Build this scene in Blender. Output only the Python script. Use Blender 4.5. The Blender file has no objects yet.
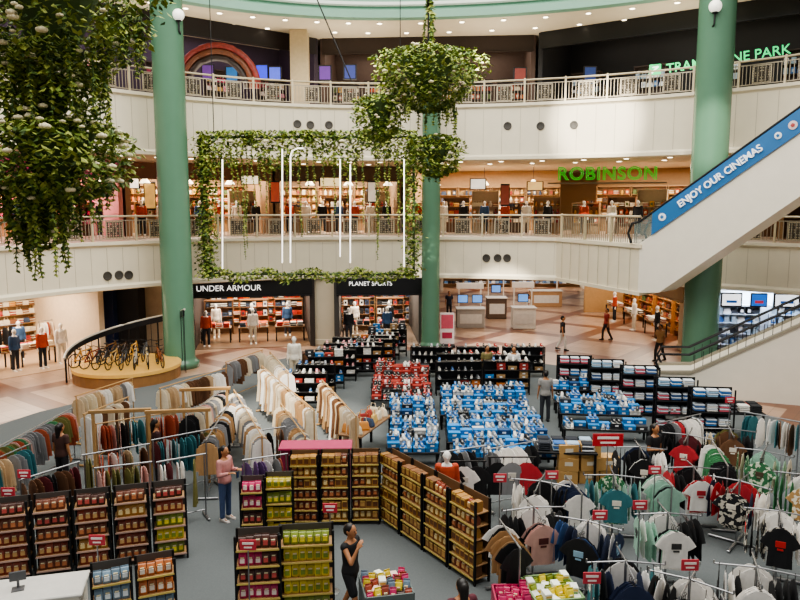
import bpy, math, random
from math import sin, cos, pi, radians as R, atan2, sqrt, hypot
from mathutils import Vector as V, Matrix as M
random.seed(7)
U=random.uniform
S=bpy.context.scene; COL=S.collection
F=720.; H=7.; PT=math.atan(93/F)
def ray(u,v):
    x=(u-400)/F; y=(300-v)/F
    return V((x,cos(PT)+y*sin(PT),-sin(PT)+y*cos(PT)))
def at(u,v,z=0.,g=None):
    d=ray(u,v); t=(z-H)/d.z
    return V((d.x*t,d.y*t,z if g is None else g))
def atY(u,v,Y):
    d=ray(u,v); t=Y/d.y
    return V((d.x*t,Y,H+d.z*t))
# ---------------------------------------------------------------- materials
def col(h):
    l=[int(h[i:i+2],16)/255 for i in (0,2,4)]
    return tuple((c/12.92 if c<=.04045 else ((c+.055)/1.055)**2.4) for c in l)+(1,)
MC={}
def mat(h,r=.6,m=0.,e=0.,var=.12,sc=6.,bump=0.,rnd=.1,al=1.,pat=None):
    k=(h,r,m,e,var,sc,bump,rnd,al,pat)
    if k in MC: return MC[k]
    mt=bpy.data.materials.new('mat_'+h); mt.use_nodes=True
    N=mt.node_tree.nodes; L=mt.node_tree.links; b=N['Principled BSDF']
    tc=N.new('ShaderNodeTexCoord'); nz=N.new('ShaderNodeTexNoise'); nz.inputs['Scale'].default_value=sc
    L.new(tc.outputs['Object'],nz.inputs['Vector'])
    oi=N.new('ShaderNodeObjectInfo')
    def ma(src,a,c):
        n=N.new('ShaderNodeMath'); n.operation='MULTIPLY_ADD'; L.new(src,n.inputs[0]); n.inputs[1].default_value=a; n.inputs[2].default_value=c; return n.outputs[0]
    a=ma(nz.outputs['Fac'],var*2,1-var); c=ma(oi.outputs['Random'],rnd*2,1-rnd)
    mu=N.new('ShaderNodeMath'); mu.operation='MULTIPLY'; L.new(a,mu.inputs[0]); L.new(c,mu.inputs[1])
    hs=N.new('ShaderNodeHueSaturation'); hs.inputs['Color'].default_value=col(h); L.new(mu.outputs[0],hs.inputs['Value'])
    if pat:
        vo=N.new('ShaderNodeTexNoise'); vo.inputs['Scale'].default_value=9; L.new(tc.outputs['Object'],vo.inputs['Vector'])
        rp=N.new('ShaderNodeValToRGB'); rp.color_ramp.interpolation='CONSTANT'; rp.color_ramp.elements[0].color=col(h); rp.color_ramp.elements[1].position=.52; rp.color_ramp.elements[1].color=col(pat)
        L.new(vo.outputs['Fac'],rp.inputs[0]); L.new(rp.outputs[0],hs.inputs['Color'])
    L.new(hs.outputs['Color'],b.inputs['Base Color'])
    b.inputs['Roughness'].default_value=r; b.inputs['Metallic'].default_value=m
    if e: L.new(hs.outputs['Color'],b.inputs['Emission Color']); b.inputs['Emission Strength'].default_value=e
    if al<1: b.inputs['Alpha'].default_value=al
    if bump:
        bp=N.new('ShaderNodeBump'); bp.inputs['Strength'].default_value=bump; L.new(nz.outputs['Fac'],bp.inputs['Height']); L.new(bp.outputs[0],b.inputs['Normal'])
    MC[k]=mt; return mt
def tilemat():
    mt=bpy.data.materials.new('mat_tiles'); mt.use_nodes=True; N=mt.node_tree.nodes; L=mt.node_tree.links; b=N['Principled BSDF']
    tc=N.new('ShaderNodeTexCoord'); mp=N.new('ShaderNodeMapping'); mp.inputs['Rotation'].default_value=(0,0,R(38)); L.new(tc.outputs['Object'],mp.inputs[0])
    br=N.new('ShaderNodeTexBrick'); br.offset=0; br.inputs['Scale'].default_value=1; br.inputs['Brick Width'].default_value=.8; br.inputs['Row Height'].default_value=.8; br.inputs['Mortar Size'].default_value=.008
    br.inputs['Color1'].default_value=col('b0917a'); br.inputs['Color2'].default_value=col('a08068'); br.inputs['Mortar'].default_value=col('6f5a4c'); L.new(mp.outputs[0],br.inputs[0])
    ck=N.new('ShaderNodeTexBrick'); ck.offset=0; ck.inputs['Scale'].default_value=1; ck.inputs['Brick Width'].default_value=4.; ck.inputs['Row Height'].default_value=4.; ck.inputs['Mortar Size'].default_value=.4; ck.inputs['Mortar Smooth'].default_value=0
    ck.inputs['Color1'].default_value=(1,1,1,1); ck.inputs['Color2'].default_value=(1,1,1,1); ck.inputs['Mortar'].default_value=col('a88068'); L.new(mp.outputs[0],ck.inputs[0])
    mx=N.new('ShaderNodeMixRGB'); mx.blend_type='MULTIPLY'; mx.inputs[0].default_value=1; L.new(br.outputs[0],mx.inputs[1]); L.new(ck.outputs[0],mx.inputs[2])
    L.new(mx.outputs[0],b.inputs['Base Color']); b.inputs['Roughness'].default_value=.28; return mt
# ---------------------------------------------------------------- mesh builder
class MB:
    def __init__(s): s.v=[];s.f=[];s.m=[];s.X=None
    def add(s,vs,fs,mi=0):
        n=len(s.v)
        s.v.extend([tuple(s.X@V(p)) for p in vs] if s.X else [tuple(p) for p in vs])
        s.f.extend([tuple(i+n for i in f) for f in fs]); s.m.extend([mi]*len(fs)); return s
    def loft(s,lo,mi=0,c0=1,c1=1):
        k=len(lo[0]); vs=[p for l in lo for p in l]; fs=[]
        for i in range(len(lo)-1):
            for j in range(k):
                a=i*k+j;b=i*k+(j+1)%k; fs.append((a,b,b+k,a+k))
        if c0: fs.append(tuple(reversed(range(k))))
        if c1: fs.append(tuple(range((len(lo)-1)*k,len(lo)*k)))
        return s.add(vs,fs,mi)
    def box(s,c,d,mi=0,b=0.,rz=0.):
        x,y,z=d[0]/2,d[1]/2,d[2]/2; ca,sa=cos(rz),sin(rz)
        def r(i,zz): return [(c[0]+ca*px-sa*py,c[1]+sa*px+ca*py,c[2]+zz) for px,py in ((-x+i,-y+i),(x-i,-y+i),(x-i,y-i),(-x+i,y-i))]
        return s.loft([r(b,-z),r(0,-z+b),r(0,z-b),r(b,z)] if b else [r(0,-z),r(0,z)],mi)
    def path(s,ps,rs,n=8,mi=0,c=1):
        ps=[V(p) for p in ps]; lo=[]
        if not hasattr(rs,'__len__'): rs=[rs]*len(ps)
        for i,p in enumerate(ps):
            t=(ps[min(i+1,len(ps)-1)]-ps[max(i-1,0)]).normalized()
            u=V((1,0,0)) if abs(t.x)<.9 else V((0,1,0))
            a=u.cross(t).normalized(); b=t.cross(a)
            lo.append([p+(a*cos(q*2*pi/n)+b*sin(q*2*pi/n))*rs[i] for q in range(n)])
        return s.loft(lo,mi,c,c)
    def tube(s,p,q,r,r1=None,n=8,mi=0): return s.path([p,q],[r,r if r1 is None else r1],n,mi)
    def lathe(s,pr,n=16,mi=0,c=(0,0,0)):
        return s.loft([[(c[0]+r*cos(q*2*pi/n),c[1]+r*sin(q*2*pi/n),c[2]+z) for q in range(n)] for r,z in pr],mi)
    def sph(s,c,r,n=12,k=8,mi=0):
        if not hasattr(r,'__len__'): r=(r,r,r)
        lo=[]
        for i in range(k+1):
            a=-pi/2+pi*min(max(i/k,.02),.98)
            lo.append([(c[0]+r[0]*cos(a)*cos(q*2*pi/n),c[1]+r[1]*cos(a)*sin(q*2*pi/n),c[2]+r[2]*sin(a)) for q in range(n)])
        return s.loft(lo,mi)
    def cap(s,p,q,r0,r1,n=10):
        s.tube(p,q,r0,r1,n); s.sph(p,r0,n,6); s.sph(q,r1,n,6); return s
    def prism(s,po,z0,z1,mi=0): return s.loft([[(x,y,z0) for x,y in po],[(x,y,z1) for x,y in po]],mi)
    def mesh(s,name,ms,sm=False):
        me=bpy.data.meshes.new(name); me.from_pydata(s.v,[],s.f)
        for m in (ms if isinstance(ms,(list,tuple)) else [ms]): me.materials.append(m)
        me.polygons.foreach_set('material_index',s.m)
        if sm: me.polygons.foreach_set('use_smooth',[True]*len(s.f))
        me.update(); return me
    def obj(s,name,ms,par=None,sm=False,loc=(0,0,0),rz=0): return put(s.mesh(name,ms,sm),name,par,loc,rz)
def put(me,name,par=None,loc=(0,0,0),rz=0.):
    o=bpy.data.objects.new(name,me); COL.objects.link(o); o.location=loc; o.rotation_euler=(0,0,rz)
    if par: o.parent=par
    return o
def tag(o,label,cat,group=None,kind=None):
    o['label']=label; o['category']=cat
    if group: o['group']=group
    if kind: o['kind']=kind
    return o
def E(name,loc,rz,label,cat,group=None): return tag(put(None,name,None,loc,rz),label,cat,group)
def struct(mb,name,ms,sm=False,par=None):
    o=mb.obj(name,ms,par,sm)
    if not par: o['kind']='structure'
    return o
def dup(o,loc,rz,label=None,group=None):
    r=o.copy(); COL.objects.link(r); r.location=loc; r.rotation_euler=(0,0,rz)
    if label: r['label']=label
    if group: r['group']=group
    for ch in o.children:
        c=ch.copy(); COL.objects.link(c); c.parent=r
    return r
def loc(P,rz,x,y,z=0.): return V((P[0]+cos(rz)*x-sin(rz)*y,P[1]+sin(rz)*x+cos(rz)*y,P[2]+z))
def face(nx,ny): return atan2(nx,-ny)
# past 300 of a kind, the rest go into one object of kind stuff
CNT={}; ST={}
def item(me,nm,P,rz,label,cat,lim=300,sc=(1,1,1)):
    CNT[nm]=CNT.get(nm,0)+1
    if CNT[nm]<=lim:
        o=tag(put(me,nm,None,P,rz),label,cat,label); o.scale=sc; return o
    d=ST.setdefault(nm,dict(v=[],f=[],m=[],ms=[],cat=cat)); n=len(d['v']); X=M.Translation(P)@M.Rotation(rz,4,'Z')@M.Diagonal((sc[0],sc[1],sc[2],1)); mp=[]
    for m in me.materials:
        if m not in d['ms']: d['ms'].append(m)
        mp.append(d['ms'].index(m))
    d['v'].extend(tuple(X@v.co) for v in me.vertices)
    for p in me.polygons: d['f'].append(tuple(i+n for i in p.vertices)); d['m'].append(mp[p.material_index])
def bake(mb,name,m,mods,sm=True):
    o=mb.obj(name,m)
    for t,kw in mods:
        md=o.modifiers.new(t,t)
        for k,v in kw.items(): setattr(md,k,v)
    dg=bpy.context.evaluated_depsgraph_get(); me=bpy.data.meshes.new_from_object(o.evaluated_get(dg)); me.name=name
    bpy.data.objects.remove(o)
    if not me.materials: me.materials.append(m)
    if sm: me.polygons.foreach_set('use_smooth',[True]*len(me.polygons))
    return me
def rem(mb,name,m,vox,it=4): return bake(mb,name,m,[('REMESH',dict(mode='VOXEL',voxel_size=vox)),('SMOOTH',dict(factor=.5,iterations=it))])
def textmesh(body,size,m,ext=.04,off=.012,line=0):
    cu=bpy.data.curves.new('t','FONT'); cu.body=body; cu.size=size; cu.align_x='CENTER'; cu.align_y='CENTER'
    if line: cu.fill_mode='NONE'; cu.bevel_depth=line; cu.bevel_resolution=1; cu.space_character=1.12
    else: cu.extrude=ext; cu.offset=size*off
    o=bpy.data.objects.new('t',cu); COL.objects.link(o)
    dg=bpy.context.evaluated_depsgraph_get(); me=bpy.data.meshes.new_from_object(o.evaluated_get(dg)); bpy.data.objects.remove(o)
    me.materials.clear(); me.materials.append(m); return me
TX={}
for k,(b,s,h,e,o_,ln) in dict(cin=('ENJOY OUR CINEMAS',.36,'f4f6f8',.3,.012,0),tra=('TRAMPOLINE PARK',.61,'35d07a',1.3,.004,0),rob=('ROBINSON',.9,'2c9c2a',.9,0,.027),ua=('UNDER ARMOUR',.4,'f4f2ee',1.1,-.008,0),ps=('PLANET SPORTS',.3,'f4f2ee',1.1,-.006,0)).items():
    TX[k]=textmesh(b,s,mat(h,.5,0,e,0,1,0,0),.04,o_,ln)
# ---------------------------------------------------------------- people (built first)
D={'down':((.16,.02,-1),(.08,-.16,-1)),'bend':((.2,-.1,-1),(-.3,-.9,.25)),'up':((.25,-.55,-.55),(-.45,-.25,.95)),'back':((.2,.35,-1),(.1,.1,-1))}
LG={'s':((.05,0,-1),(.01,.02,-1)),'f':((.03,-.38,-1),(.01,-.02,-1)),'b':((.03,.2,-1),(.01,.5,-1))}
def person(P,rz,label,shirt,trous,skin='a9754f',hair='15100e',arms=('down','down'),legs=('s','s'),long=False,h=1.68,vox=.013,sl=.6,short=False,shoe='1d1d20',name='person',group=None,faceon=True,cat='person'):
    k=h/1.7; b=MB(); T=MB(); G=MB(); sh=MB(); sk=mat(skin,.55)
    def tl(z,rx,ry,g=0): return [((rx+g)*cos(q*pi/8),(ry+g)*sin(q*pi/8),z) for q in range(16)]
    tor=[(.8,.1,.08),(.86,.15,.11),(.93,.16,.115),(1.06,.13,.092),(1.2,.15,.105),(1.33,.172,.1),(1.4,.15,.085),(1.45,.06,.055)]
    b.loft([tl(*t) for t in tor]); b.cap((0,.01,1.42),(0,-.01,1.53),.052,.05)
    hc=V((0,-.02,1.6)); b.sph(hc,(.077,.097,.112),16,12); b.sph((0,-.05,1.53),(.05,.058,.05))
    b.cap((0,-.112,1.605),(0,-.128,1.578),.009,.013)
    for s in (-1,1): b.sph((s*.078,0,1.595),(.014,.024,.034),8,6)
    T.loft([tl(z,rx,ry,.022) for z,rx,ry in tor[1:-1]])
    G.loft([tl(z,rx,ry,.014) for z,rx,ry in tor[:3]]+[tl(1.0,.146,.105,.014)])
    low=0; feet=[]
    for s,ar,lg in ((-1,arms[0],legs[0]),(1,arms[1],legs[1])):
        def dv(t): return V((t[0]*s,t[1],t[2])).normalized()
        a0=V((s*.175,0,1.38)); a1=a0+dv(D[ar][0])*.29; fd=dv(D[ar][1]); a2=a1+fd*.25
        b.cap(a0,a1,.05,.038); b.cap(a1,a2,.038,.026)
        sd=V((0,-1,0)) if abs(fd.y)<.7 else V((-s,0,0)); sd=(sd-fd*sd.dot(fd)).normalized(); nm=fd.cross(sd)*(1 if fd.cross(sd).dot(V((-s,0,0)))>0 else -1)
        for i in range(4):
            f0=a2+fd*.03+sd*(i-1.5)*-.017; f1=a2+fd*.09+sd*(i-1.5)*-.021; L=(.06,.075,.07,.05)[3-i]
            b.cap(f0,f1,.014,.011,8); f2=f1+(fd*.85+nm*.3).normalized()*L*.55; b.cap(f1,f2,.01,.009,8); b.cap(f2,f2+(fd*.6+nm*.6).normalized()*L*.5,.009,.008,8)
        t1=a2+fd*.05+sd*.045; b.cap(a2+fd*.02+sd*.015,t1,.014,.011,8); b.cap(t1,t1+(fd*.8+sd*.3+nm*.3).normalized()*.04,.011,.009,8)
        e=a0+(a1-a0)*min(sl,1); T.cap(a0+V((-s*.03,0,-.01)),a0,.075,.07); T.tube(a0,e,.07,.066 if sl<1 else .052,12)
        if sl>1: T.sph(a1,.052); T.tube(a1,a1+(a2-a1)*.92,.052,.042,12)
        l0=V((s*.085,0,.88)); l1=l0+dv(LG[lg][0])*.42; l2=l1+dv(LG[lg][1])*.42
        b.cap(l0,l1,.08,.052); b.cap(l1,l2,.052,.036)
        G.cap(l0,l0+(l1-l0)*(.8 if short else 1),.098,.08 if short else .068)
        if not short: G.sph(l1,.068); G.tube(l1,l1+(l2-l1)*.97,.068,.058,12)
        b.cap(l2,l2+V((0,-.12,-.045)),.034,.028); low=min(low,l2.z-.075) if feet else l2.z-.075; feet.append(l2)
    for l2 in feet:
        def fl(y,w,z0,z1): return [(l2.x-w,l2.y+y,l2.z+z0),(l2.x+w,l2.y+y,l2.z+z0),(l2.x+w*.8,l2.y+y,l2.z+z1),(l2.x-w*.8,l2.y+y,l2.z+z1)]
        sh.loft([fl(.07,.03,-.07,0),fl(.04,.044,-.075,.03),fl(-.03,.045,-.075,.025),fl(-.1,.05,-.075,-.02),fl(-.17,.045,-.075,-.035),fl(-.2,.02,-.072,-.05)])
    X=M.Scale(k,4)@M.Translation((0,0,-low))
    def fin(mb):
        mb.v=[tuple(X@V(p)) for p in mb.v]; return mb
    o=put(rem(fin(b),'person_body',sk,vox,3),name,None,P,rz); tag(o,label,cat,group)
    put(rem(fin(T),'shirt',mat(shirt,.8,0,0,.2,14,.2),.014,3),'shirt',o); put(rem(fin(G),'trousers',mat(trous,.8,0,0,.2,14,.2),.014,2),'trousers',o)
    fin(sh).obj('shoes',mat(shoe,.5),o,True)
    if hair:
        hb=MB(); hb.sph((0,.008,1.632),(.088,.1,.095),14,10); hb.sph((0,.04,1.6),(.086,.082,.1),14,10)
        if long: hb.cap((0,.07,1.62),(0,.085,1.38),.075,.055)
        put(rem(fin(hb),'hair',mat(hair,.45,0,0,.3,30),.012,2),'hair',o)
    if faceon:
        for s in (-1,1):
            eb=MB(); eb.sph((s*.031,-.108,1.612),(.013,.008,.008),8,6); fin(eb).obj('eye',mat('181210',.2),o)
        mb=MB(); mb.sph((0,-.108,1.548),(.024,.008,.007),8,6); fin(mb).obj('mouth',mat('7d3a35',.5),o)
    return o
pp=at(226,520)
person(pp,R(65),'woman in pink long-sleeved top and blue jeans holding a phone','d2938e','4c5f85',arms=('bend','bend'),long=True,vox=.009,sl=1.2,shoe='d8cfc8')
ph=MB(); ph.box((0,0,0),(.075,.012,.15),0,.004); ph.box((0,-.0065,0),(.066,.002,.135),1); q=loc(pp,R(65),.0,-.36,1.12); tag(ph.obj('phone',[mat('16171a',.3),mat('30405a',.2,0,.3)],None,False,q,R(65)),'dark phone in the hands of the woman in the pink top','phone')
pm=at(350,525,1.72,0)
person(pm,R(60),'man in black tank top and black shorts walking in the front aisle','17171a','1b1c20','b07a55',arms=('up','back'),legs=('f','b'),h=1.72,vox=.009,short=True,sl=.12)
person(at(514,347,1.7,0),R(-10),'man in white t-shirt at far end of the blue shoe boxes','e6e2dc','2a2d38')
person(at(487,347,1.66,0),R(20),'person in olive top standing left of the man in white','7d7448','3a3a3c',long=True)
person(at(562,350),R(75),'person in black top and pale trousers walking across the concourse','1d1d22','cfc6ba',legs=('f','b'))
person(at(659,361),R(-60),'person in tan shirt and dark trousers walking near the stair foot','b98d5e','2c2a2c',legs=('f','b'),arms=('bend','down'))
person(at(155,421,1.68,0),R(120),'person in dark red shirt among the left clothes racks','3a1a1c','1e1e22',long=True)
person(at(60,428,1.6,0),R(160),'dark-haired person in brown top beside the far-left rack','4a2f28','222226',long=True)
person(at(546,371,1.7,0),R(180),'person in grey shirt seen from behind right of shoe boxes','8d8a86','33353b')
person(at(655,426,1.68,0),R(30),'woman in black top standing by the red sale board','1a1a1d','26282e',long=True,arms=('bend','down'))
person(at(462,586,1.62,0),R(200),'dark-haired person at bottom edge near the pink bags','5a2430','222222',long=True)
person(at(449,318),R(0),'distant person in navy clothes beside the far kiosk','252a3c','1c1d24')
person(at(528,322),R(90),'distant person in white shirt passing the far kiosk','d9d5cf','3b3b44',legs=('f','b'))
person(at(606,340),R(-80),'distant person in red top by the shop behind the right column','9c3a34','2c2d34',legs=('f','b'))
MQ=[]
for i,(a,b_,n) in enumerate([('b5482c','22242a','rust jacket'),('e9e2d4','cfc3ac','cream outfit'),('1c1d20','3b3c40','black outfit'),('39577d','2b2d33','blue jacket')]):
    o=person((0,0,-50),0,'x',a,b_,'e7e2da',None,faceon=False,vox=.016,sl=1.2,h=1.8,shoe='e7e2da',name='mannequin',cat='mannequin'); MQ.append((o,n))
def mannequin(k,P,rz,where):
    o,n=MQ[k%4]; return dup(o,P,rz,'pale mannequin in %s %s'%(n,where),'mannequins in %s %s'%(n,where))
# ---------------------------------------------------------------- the building
def el(th,off=0.,z=0.):
    a=(21.6 if cos(th)>0 else 16.)+off
    return V((-1+a*cos(th),18.5+(18+off)*sin(th),z))
def sweep(mb,prof,a0,a1,n,mi=0):
    return mb.loft([[el(R(a0+(a1-a0)*i/n),o,z) for o,z in prof] for i in range(n+1)],mi)
cream=mat('e1d7c0',.55,0,0,.05,2,0,0); cream2=mat('cdc0a8',.6,0,0,.05,2,0,0); teal=mat('5c826a',.22,0,0,.05,1.5,0,0); dark=mat('1b1a1c',.6); seam=mat('b3a893',.7)
fl=MB(); fl.box((0,30,-.1),(120,110,.2)); struct(fl,'floor',tilemat())
cp=MB(); pts=[at(u,v) for u,v in ((-320,640),(-140,470),(40,412),(180,378),(320,352),(440,350),(560,366),(650,384),(760,412),(900,470),(1250,660))]
cp.prism([(p.x,p.y) for p in pts]+[(16,4),(-16,4)],0,.012); struct(cp,'floor_carpet',mat('5e6364',.95,0,0,.18,40,.3,0))
Z=[(3.45,5.5),(9.3,11.95)]
for i,(zb,zt) in enumerate(Z):
    m=MB(); sweep(m,[(.4,zb),(.0,zb-.04),(-.12,zb),(-.12,zb+.14),(-.03,zb+.2),(0,zb+.24),(0,zt-.22),(-.05,zt-.16),(-.12,zt-.12),(-.12,zt+.02),(.4,zt+.02)],-5,185,150); struct(m,'wall_parapet_%d'%(i+1),cream)
    m=MB(); sweep(m,[(.35,zb+.02),(32,zb+.02),(32,zb+.12),(.35,zb+.12)],-5,185,80); struct(m,'ceiling',cream2)
    m=MB(); sweep(m,[(.35,zt-.1),(32,zt-.1),(32,zt),(.35,zt)],-5,185,80); struct(m,'floor',mat('a08a76',.35,0,0,.1,1,0,0))
    m=MB()
    for k in range(75):
        th=R(2+k*2.4); p=el(th,-.003); nrm=(p-el(th,1)).normalized(); m.box((p.x,p.y,(zb+zt)/2),(.016,.012,zt-zb-.5),0,0,face(nrm.x,nrm.y))
    struct(m,'trim_%d'%(i+1),seam)
    zt2=(9.3,16.2)[i]; m=MB(); sweep(m,[(15,zt),(15.3,zt),(15.3,zt2),(15,zt2)],10,170,60); struct(m,'wall_outer_%d'%(i+1),mat(('a8845a','2a2624')[i],.7,0,0,.08,1,0,0))
m=MB(); sweep(m,[(0,16.2),(32,16.2),(32,16.4),(0,16.4)],-5,185,100); struct(m,'ceiling',mat('e2d5ba',.7,0,0,.05,2,0,0))
m=MB(); sweep(m,[(0,16.1),(-.15,16.1),(-.15,16.45),(.02,16.6),(.02,22),(.4,22),(.4,16.1)],-5,185,100); struct(m,'wall_drum',mat('84b09a',.4,0,0,.04,2,0,0))
m=MB(); sweep(m,[(-.13,16.62),(-.3,16.66),(-.3,16.8),(-.13,16.84)],-5,185,100); struct(m,'trim_3',mat('dfe8dc',.4,0,.25,.03,2,0,0))
# railings
pc=mat('a89d8a',.4,.4); rl=mat('cbbd9f',.35,.2); pd_=mat('5a5245',.5,.3)
for i,(zb,zt) in enumerate(Z):
    a=14.
    while a<172:
        st=5.2 if a<90 else 6.6
        p=el(R(a),.12,zt); q=el(R(a+st),.12,zt); a+=st
        if i==0 and 8.4<(p.x+q.x)/2<13.2: continue
        L=(q-p).length; rz=atan2((q-p).y,(q-p).x)
        nm=('second','third')[i]
        t=E('balcony_railing',p,rz,'cream metal railing panel on the %s-floor balcony edge'%nm,'railing','%s-floor railing panels'%nm)
        b=MB(); b.box((0,0,.56),(.09,.09,1.12),0,.012); b.lathe([(.06,1.12),(.045,1.16),(.02,1.19)],10); b.obj('post',rl,t)
        b=MB(); b.path([(0,0,1.1),(L,0,1.1)],.045,8); b.obj('handrail',rl,t)
        b=MB(); b.box((L/2,0,.12),(L,.04,.04)); b.box((L/2,0,.92),(L,.04,.04)); n=int(L/.15)
        for j in range(1,n):
            x=L*j/n; b.box((x,0,.52),(.028,.028,.8))
        b.obj('balusters',pc,t)
        b=MB(); cx=L/2; b.box((cx,-.03,.86),(.74,.03,.05),1);b.box((cx,-.03,.18),(.74,.03,.05),1)
        for s in (-1,1): b.box((cx+s*.35,-.03,.52),(.05,.03,.7),1)
        for w in range(-3,4):
            b.box((cx+w*.1,-.01,.52),(.035,.03,.66)); b.box((cx,-.01,.52+w*.1),(.68,.03,.035))
        for w in range(4): b.tube((cx+.34*cos(w*pi/4),-.03,.52+.32*sin(w*pi/4)),(cx-.34*cos(w*pi/4),-.03,.52-.32*sin(w*pi/4)),.026,None,5,0)
        b.path([(cx+.13*cos(w*pi/8),-.04,.52+.13*sin(w*pi/8)) for w in range(17)],.035,6,1); b.path([(cx+.26*cos(w*pi/8),-.04,.52+.26*sin(w*pi/8)) for w in range(17)],.022,6,1)
        b.obj('ornament_panel',[pd_,rl],t)
# columns
def column(P,r,h,nm):
    m=MB(); m.lathe([(r*1.25,0),(r*1.25,.25),(r*1.08,.32),(r,.45),(r,h-.3),(r*1.1,h-.2),(r*1.1,h)],32,0,P); struct(m,nm,teal,True)
cL=atY(174,207,31.2); cR=atY(707,207,29.6); cC=atY(431,207,35.2)
column((cL.x,cL.y,0),.66,21,'wall_column_left'); column((cR.x,cR.y,0),.7,21,'wall_column_right'); column((cC.x,cC.y,0),.44,12.6,'wall_column_center')
for c,u,v,s,w in ((cL,185,20,1,'left'),(cR,698,14,-1,'right')):
    z=atY(u,v,c.y).z; p=V((c.x+(.62*s if s>0 else -.4),c.y-(.3 if s>0 else .62),z))
    t=E('wall_lamp',p,0,'white globe lamp on black arm fixed to the %s green column'%w,'lamp')
    b=MB(); b.sph((0,-.1,.1),.24,20,12); b.obj('globe',mat('f6f2e6',.3,0,.8,.02,1,0,0),t,True)
    b=MB(); b.path([(-.05*s,.25,-.3),(0,.05,-.62),(0,-.08,-.55),(0,-.1,-.12)],.035,8); b.lathe([(.1,-.16),(.12,-.1),(.1,-.06)],12,0,(0,-.1,0)); b.obj('arm',dark,t)
def pier(u,v,z0,z1,w,m,nm,Y=None):
    p=at(u,v) if Y is None else atY(u,v,Y); b=MB(); b.box((p.x,p.y+w/2,(z0+z1)/2),(w,w,z1-z0),0,.03); b.box((p.x,p.y+w/2,z0+.15),(w*1.1,w*1.1,.3),0,.03); struct(b,nm,m)
pier(325,345,0,3.45,1.0,cream2,'wall_pier'); pier(152,352,0,3.45,1.3,mat('b59c80',.6),'wall_pier'); pier(299,80,11.95,16.2,.9,mat('cbb895',.6),'wall_pier',39)
pier(110,358,0,3.45,.55,mat('1e2a4a',.4),'wall_pier'); pier(130,356,0,3.45,1.0,dark,'wall_pier'); pier(428,345,0,3.45,.5,cream2,'wall_pier')
pier(690,352,0,3.45,.7,mat('c7b08c',.6),'wall_pier')
# rooms
SHELF={}
def meshc(key,fn):
    if key not in SHELF: SHELF[key]=fn()
    return SHELF[key]
def bxm(w,d,h,c,c2):
    b=MB(); b.box((0,0,h/2),(w,d,h),0,.008); b.box((0,-d/2-.003,h*.5),(w*.6,.006,h*.45),1); return b.mesh('gift_box',[mat(c,.5),mat(c2,.5)])
def bag(c,c2):
    b=MB(); b.loft([[(x*w,y*d,z) for x,y in ((-1,-1),(1,-1),(1,1),(-1,1))] for z,w,d in ((0,.16,.06),(.05,.175,.07),(.2,.14,.045),(.24,.12,.03))]); b.path([(-.09,0,.22),(-.07,0,.36),(.07,0,.36),(.09,0,.22)],.012,6,1); return b.mesh('handbag',[mat(c,.5),mat(c2,.5)])
def botl(c,c2):
    b=MB(); b.lathe([(.06,0),(.075,.02),(.075,.2),(.03,.26),(.03,.29)],10); b.lathe([(.035,.29),(.035,.34)],10,1); return b.mesh('bottle',[mat(c,.35),mat(c2,.4)])
def vase(c,c2):
    b=MB(); b.lathe([(.05,0),(.1,.08),(.11,.15),(.05,.25),(.04,.29),(.07,.33)],12); b.lathe([(.112,.12),(.112,.16)],12,1); return b.mesh('vase',[mat(c,.3),mat(c2,.4)],True)
def fold(c,c2='ffffff'):
    b=MB()
    for i in range(4): b.box((random.uniform(-.01,.01),0,.03+i*.055),(.3,.26,.05),i%2,.02)
    return b.mesh('folded_stack',[mat(c,.85,0,0,.15,20),mat(c2,.85,0,0,.15,20)])
PAL={'warm':['b5522f','d9a441','e9dcc0','8a3a2a','4b3526','d07a46','5a6a3a'],'pink':['d13f6a','e58aa5','f0dfd6','8c2442','c9a25e'],'dark':['c23a24','36383c','d96a2a','e8e4dc','a02a20','3a4a63'],'sport':['3c4c6a','e6e2da','8b8b90','26282b','c8513e'],'store':['c98a4a','e6d9bd','8d5a3a','a33a36','d8b46a','40506a','efe6d4'],'cool':['3f6fae','e7e9ee','2b2f38','9fb4c8']}
def cname(h):
    r,g,b=[int(h[i:i+2],16) for i in (0,2,4)]; mx,mn=max(r,g,b),min(r,g,b); l=(mx+mn)/2
    if mx-mn<28: return 'black' if l<60 else 'grey' if l<170 else 'white'
    if r==mx:
        if g>b: return ('yellow' if g>r*.78 else 'orange' if l>105 and mx-mn>90 else 'brown') if l<200 else 'cream'
        return 'pink' if l>125 else 'maroon'
    if g==mx: return 'green'
    return 'blue' if l>70 else 'navy'
def display_shelf(P,rz,w,h,zs,pal,where,kind,wood,i):
    lb='tall stocked wall shelf in %s'%where
    t=E('display_shelf',P,rz,lb,'shelf','wall shelves in %s'%where)
    b=MB(); b.box((0,.17,h/2),(w,.03,h)); b.box((-w/2,0,h/2),(.04,.36,h)); b.box((w/2,0,h/2),(.04,.36,h)); b.box((0,0,h),(w+.06,.38,.06)); b.obj('cabinet',wood,t)
    sm=meshc(('fs',round(w,3),wood.name),lambda:MB().box((0,0,0),(w-.04,.34,.03),0,.006).mesh('shelf',wood))
    for z in zs:
        put(sm,'shelf',t,(0,0,z)); n=int(w/.3)
        for j in range(n):
            c=random.choice(PAL[pal]); c2=random.choice(PAL[pal])
            kk=random.choice(kind)
            me=meshc((kk,c),lambda:{'box':lambda:bxm(.2,.2,.3,c,c2),'bag':lambda:bag(c,c2),'bottle':lambda:botl(c,c2),'fold':lambda:fold(c,c2),'vase':lambda:vase(c,c2)}[kk]())
            nm={'box':'gift_box','bag':'handbag','bottle':'bottle','fold':'folded_stack','vase':'vase'}[kk]; cat={'box':'box','bag':'handbag','bottle':'bottle','fold':'folded clothes','vase':'vase'}[kk]
            item(me,nm,loc(P,rz,-w/2+(j+.5)*w/n,-.02,z+.015),rz,'%s %s on a wall shelf in %s'%(cname(c),cat,where),cat)
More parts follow.
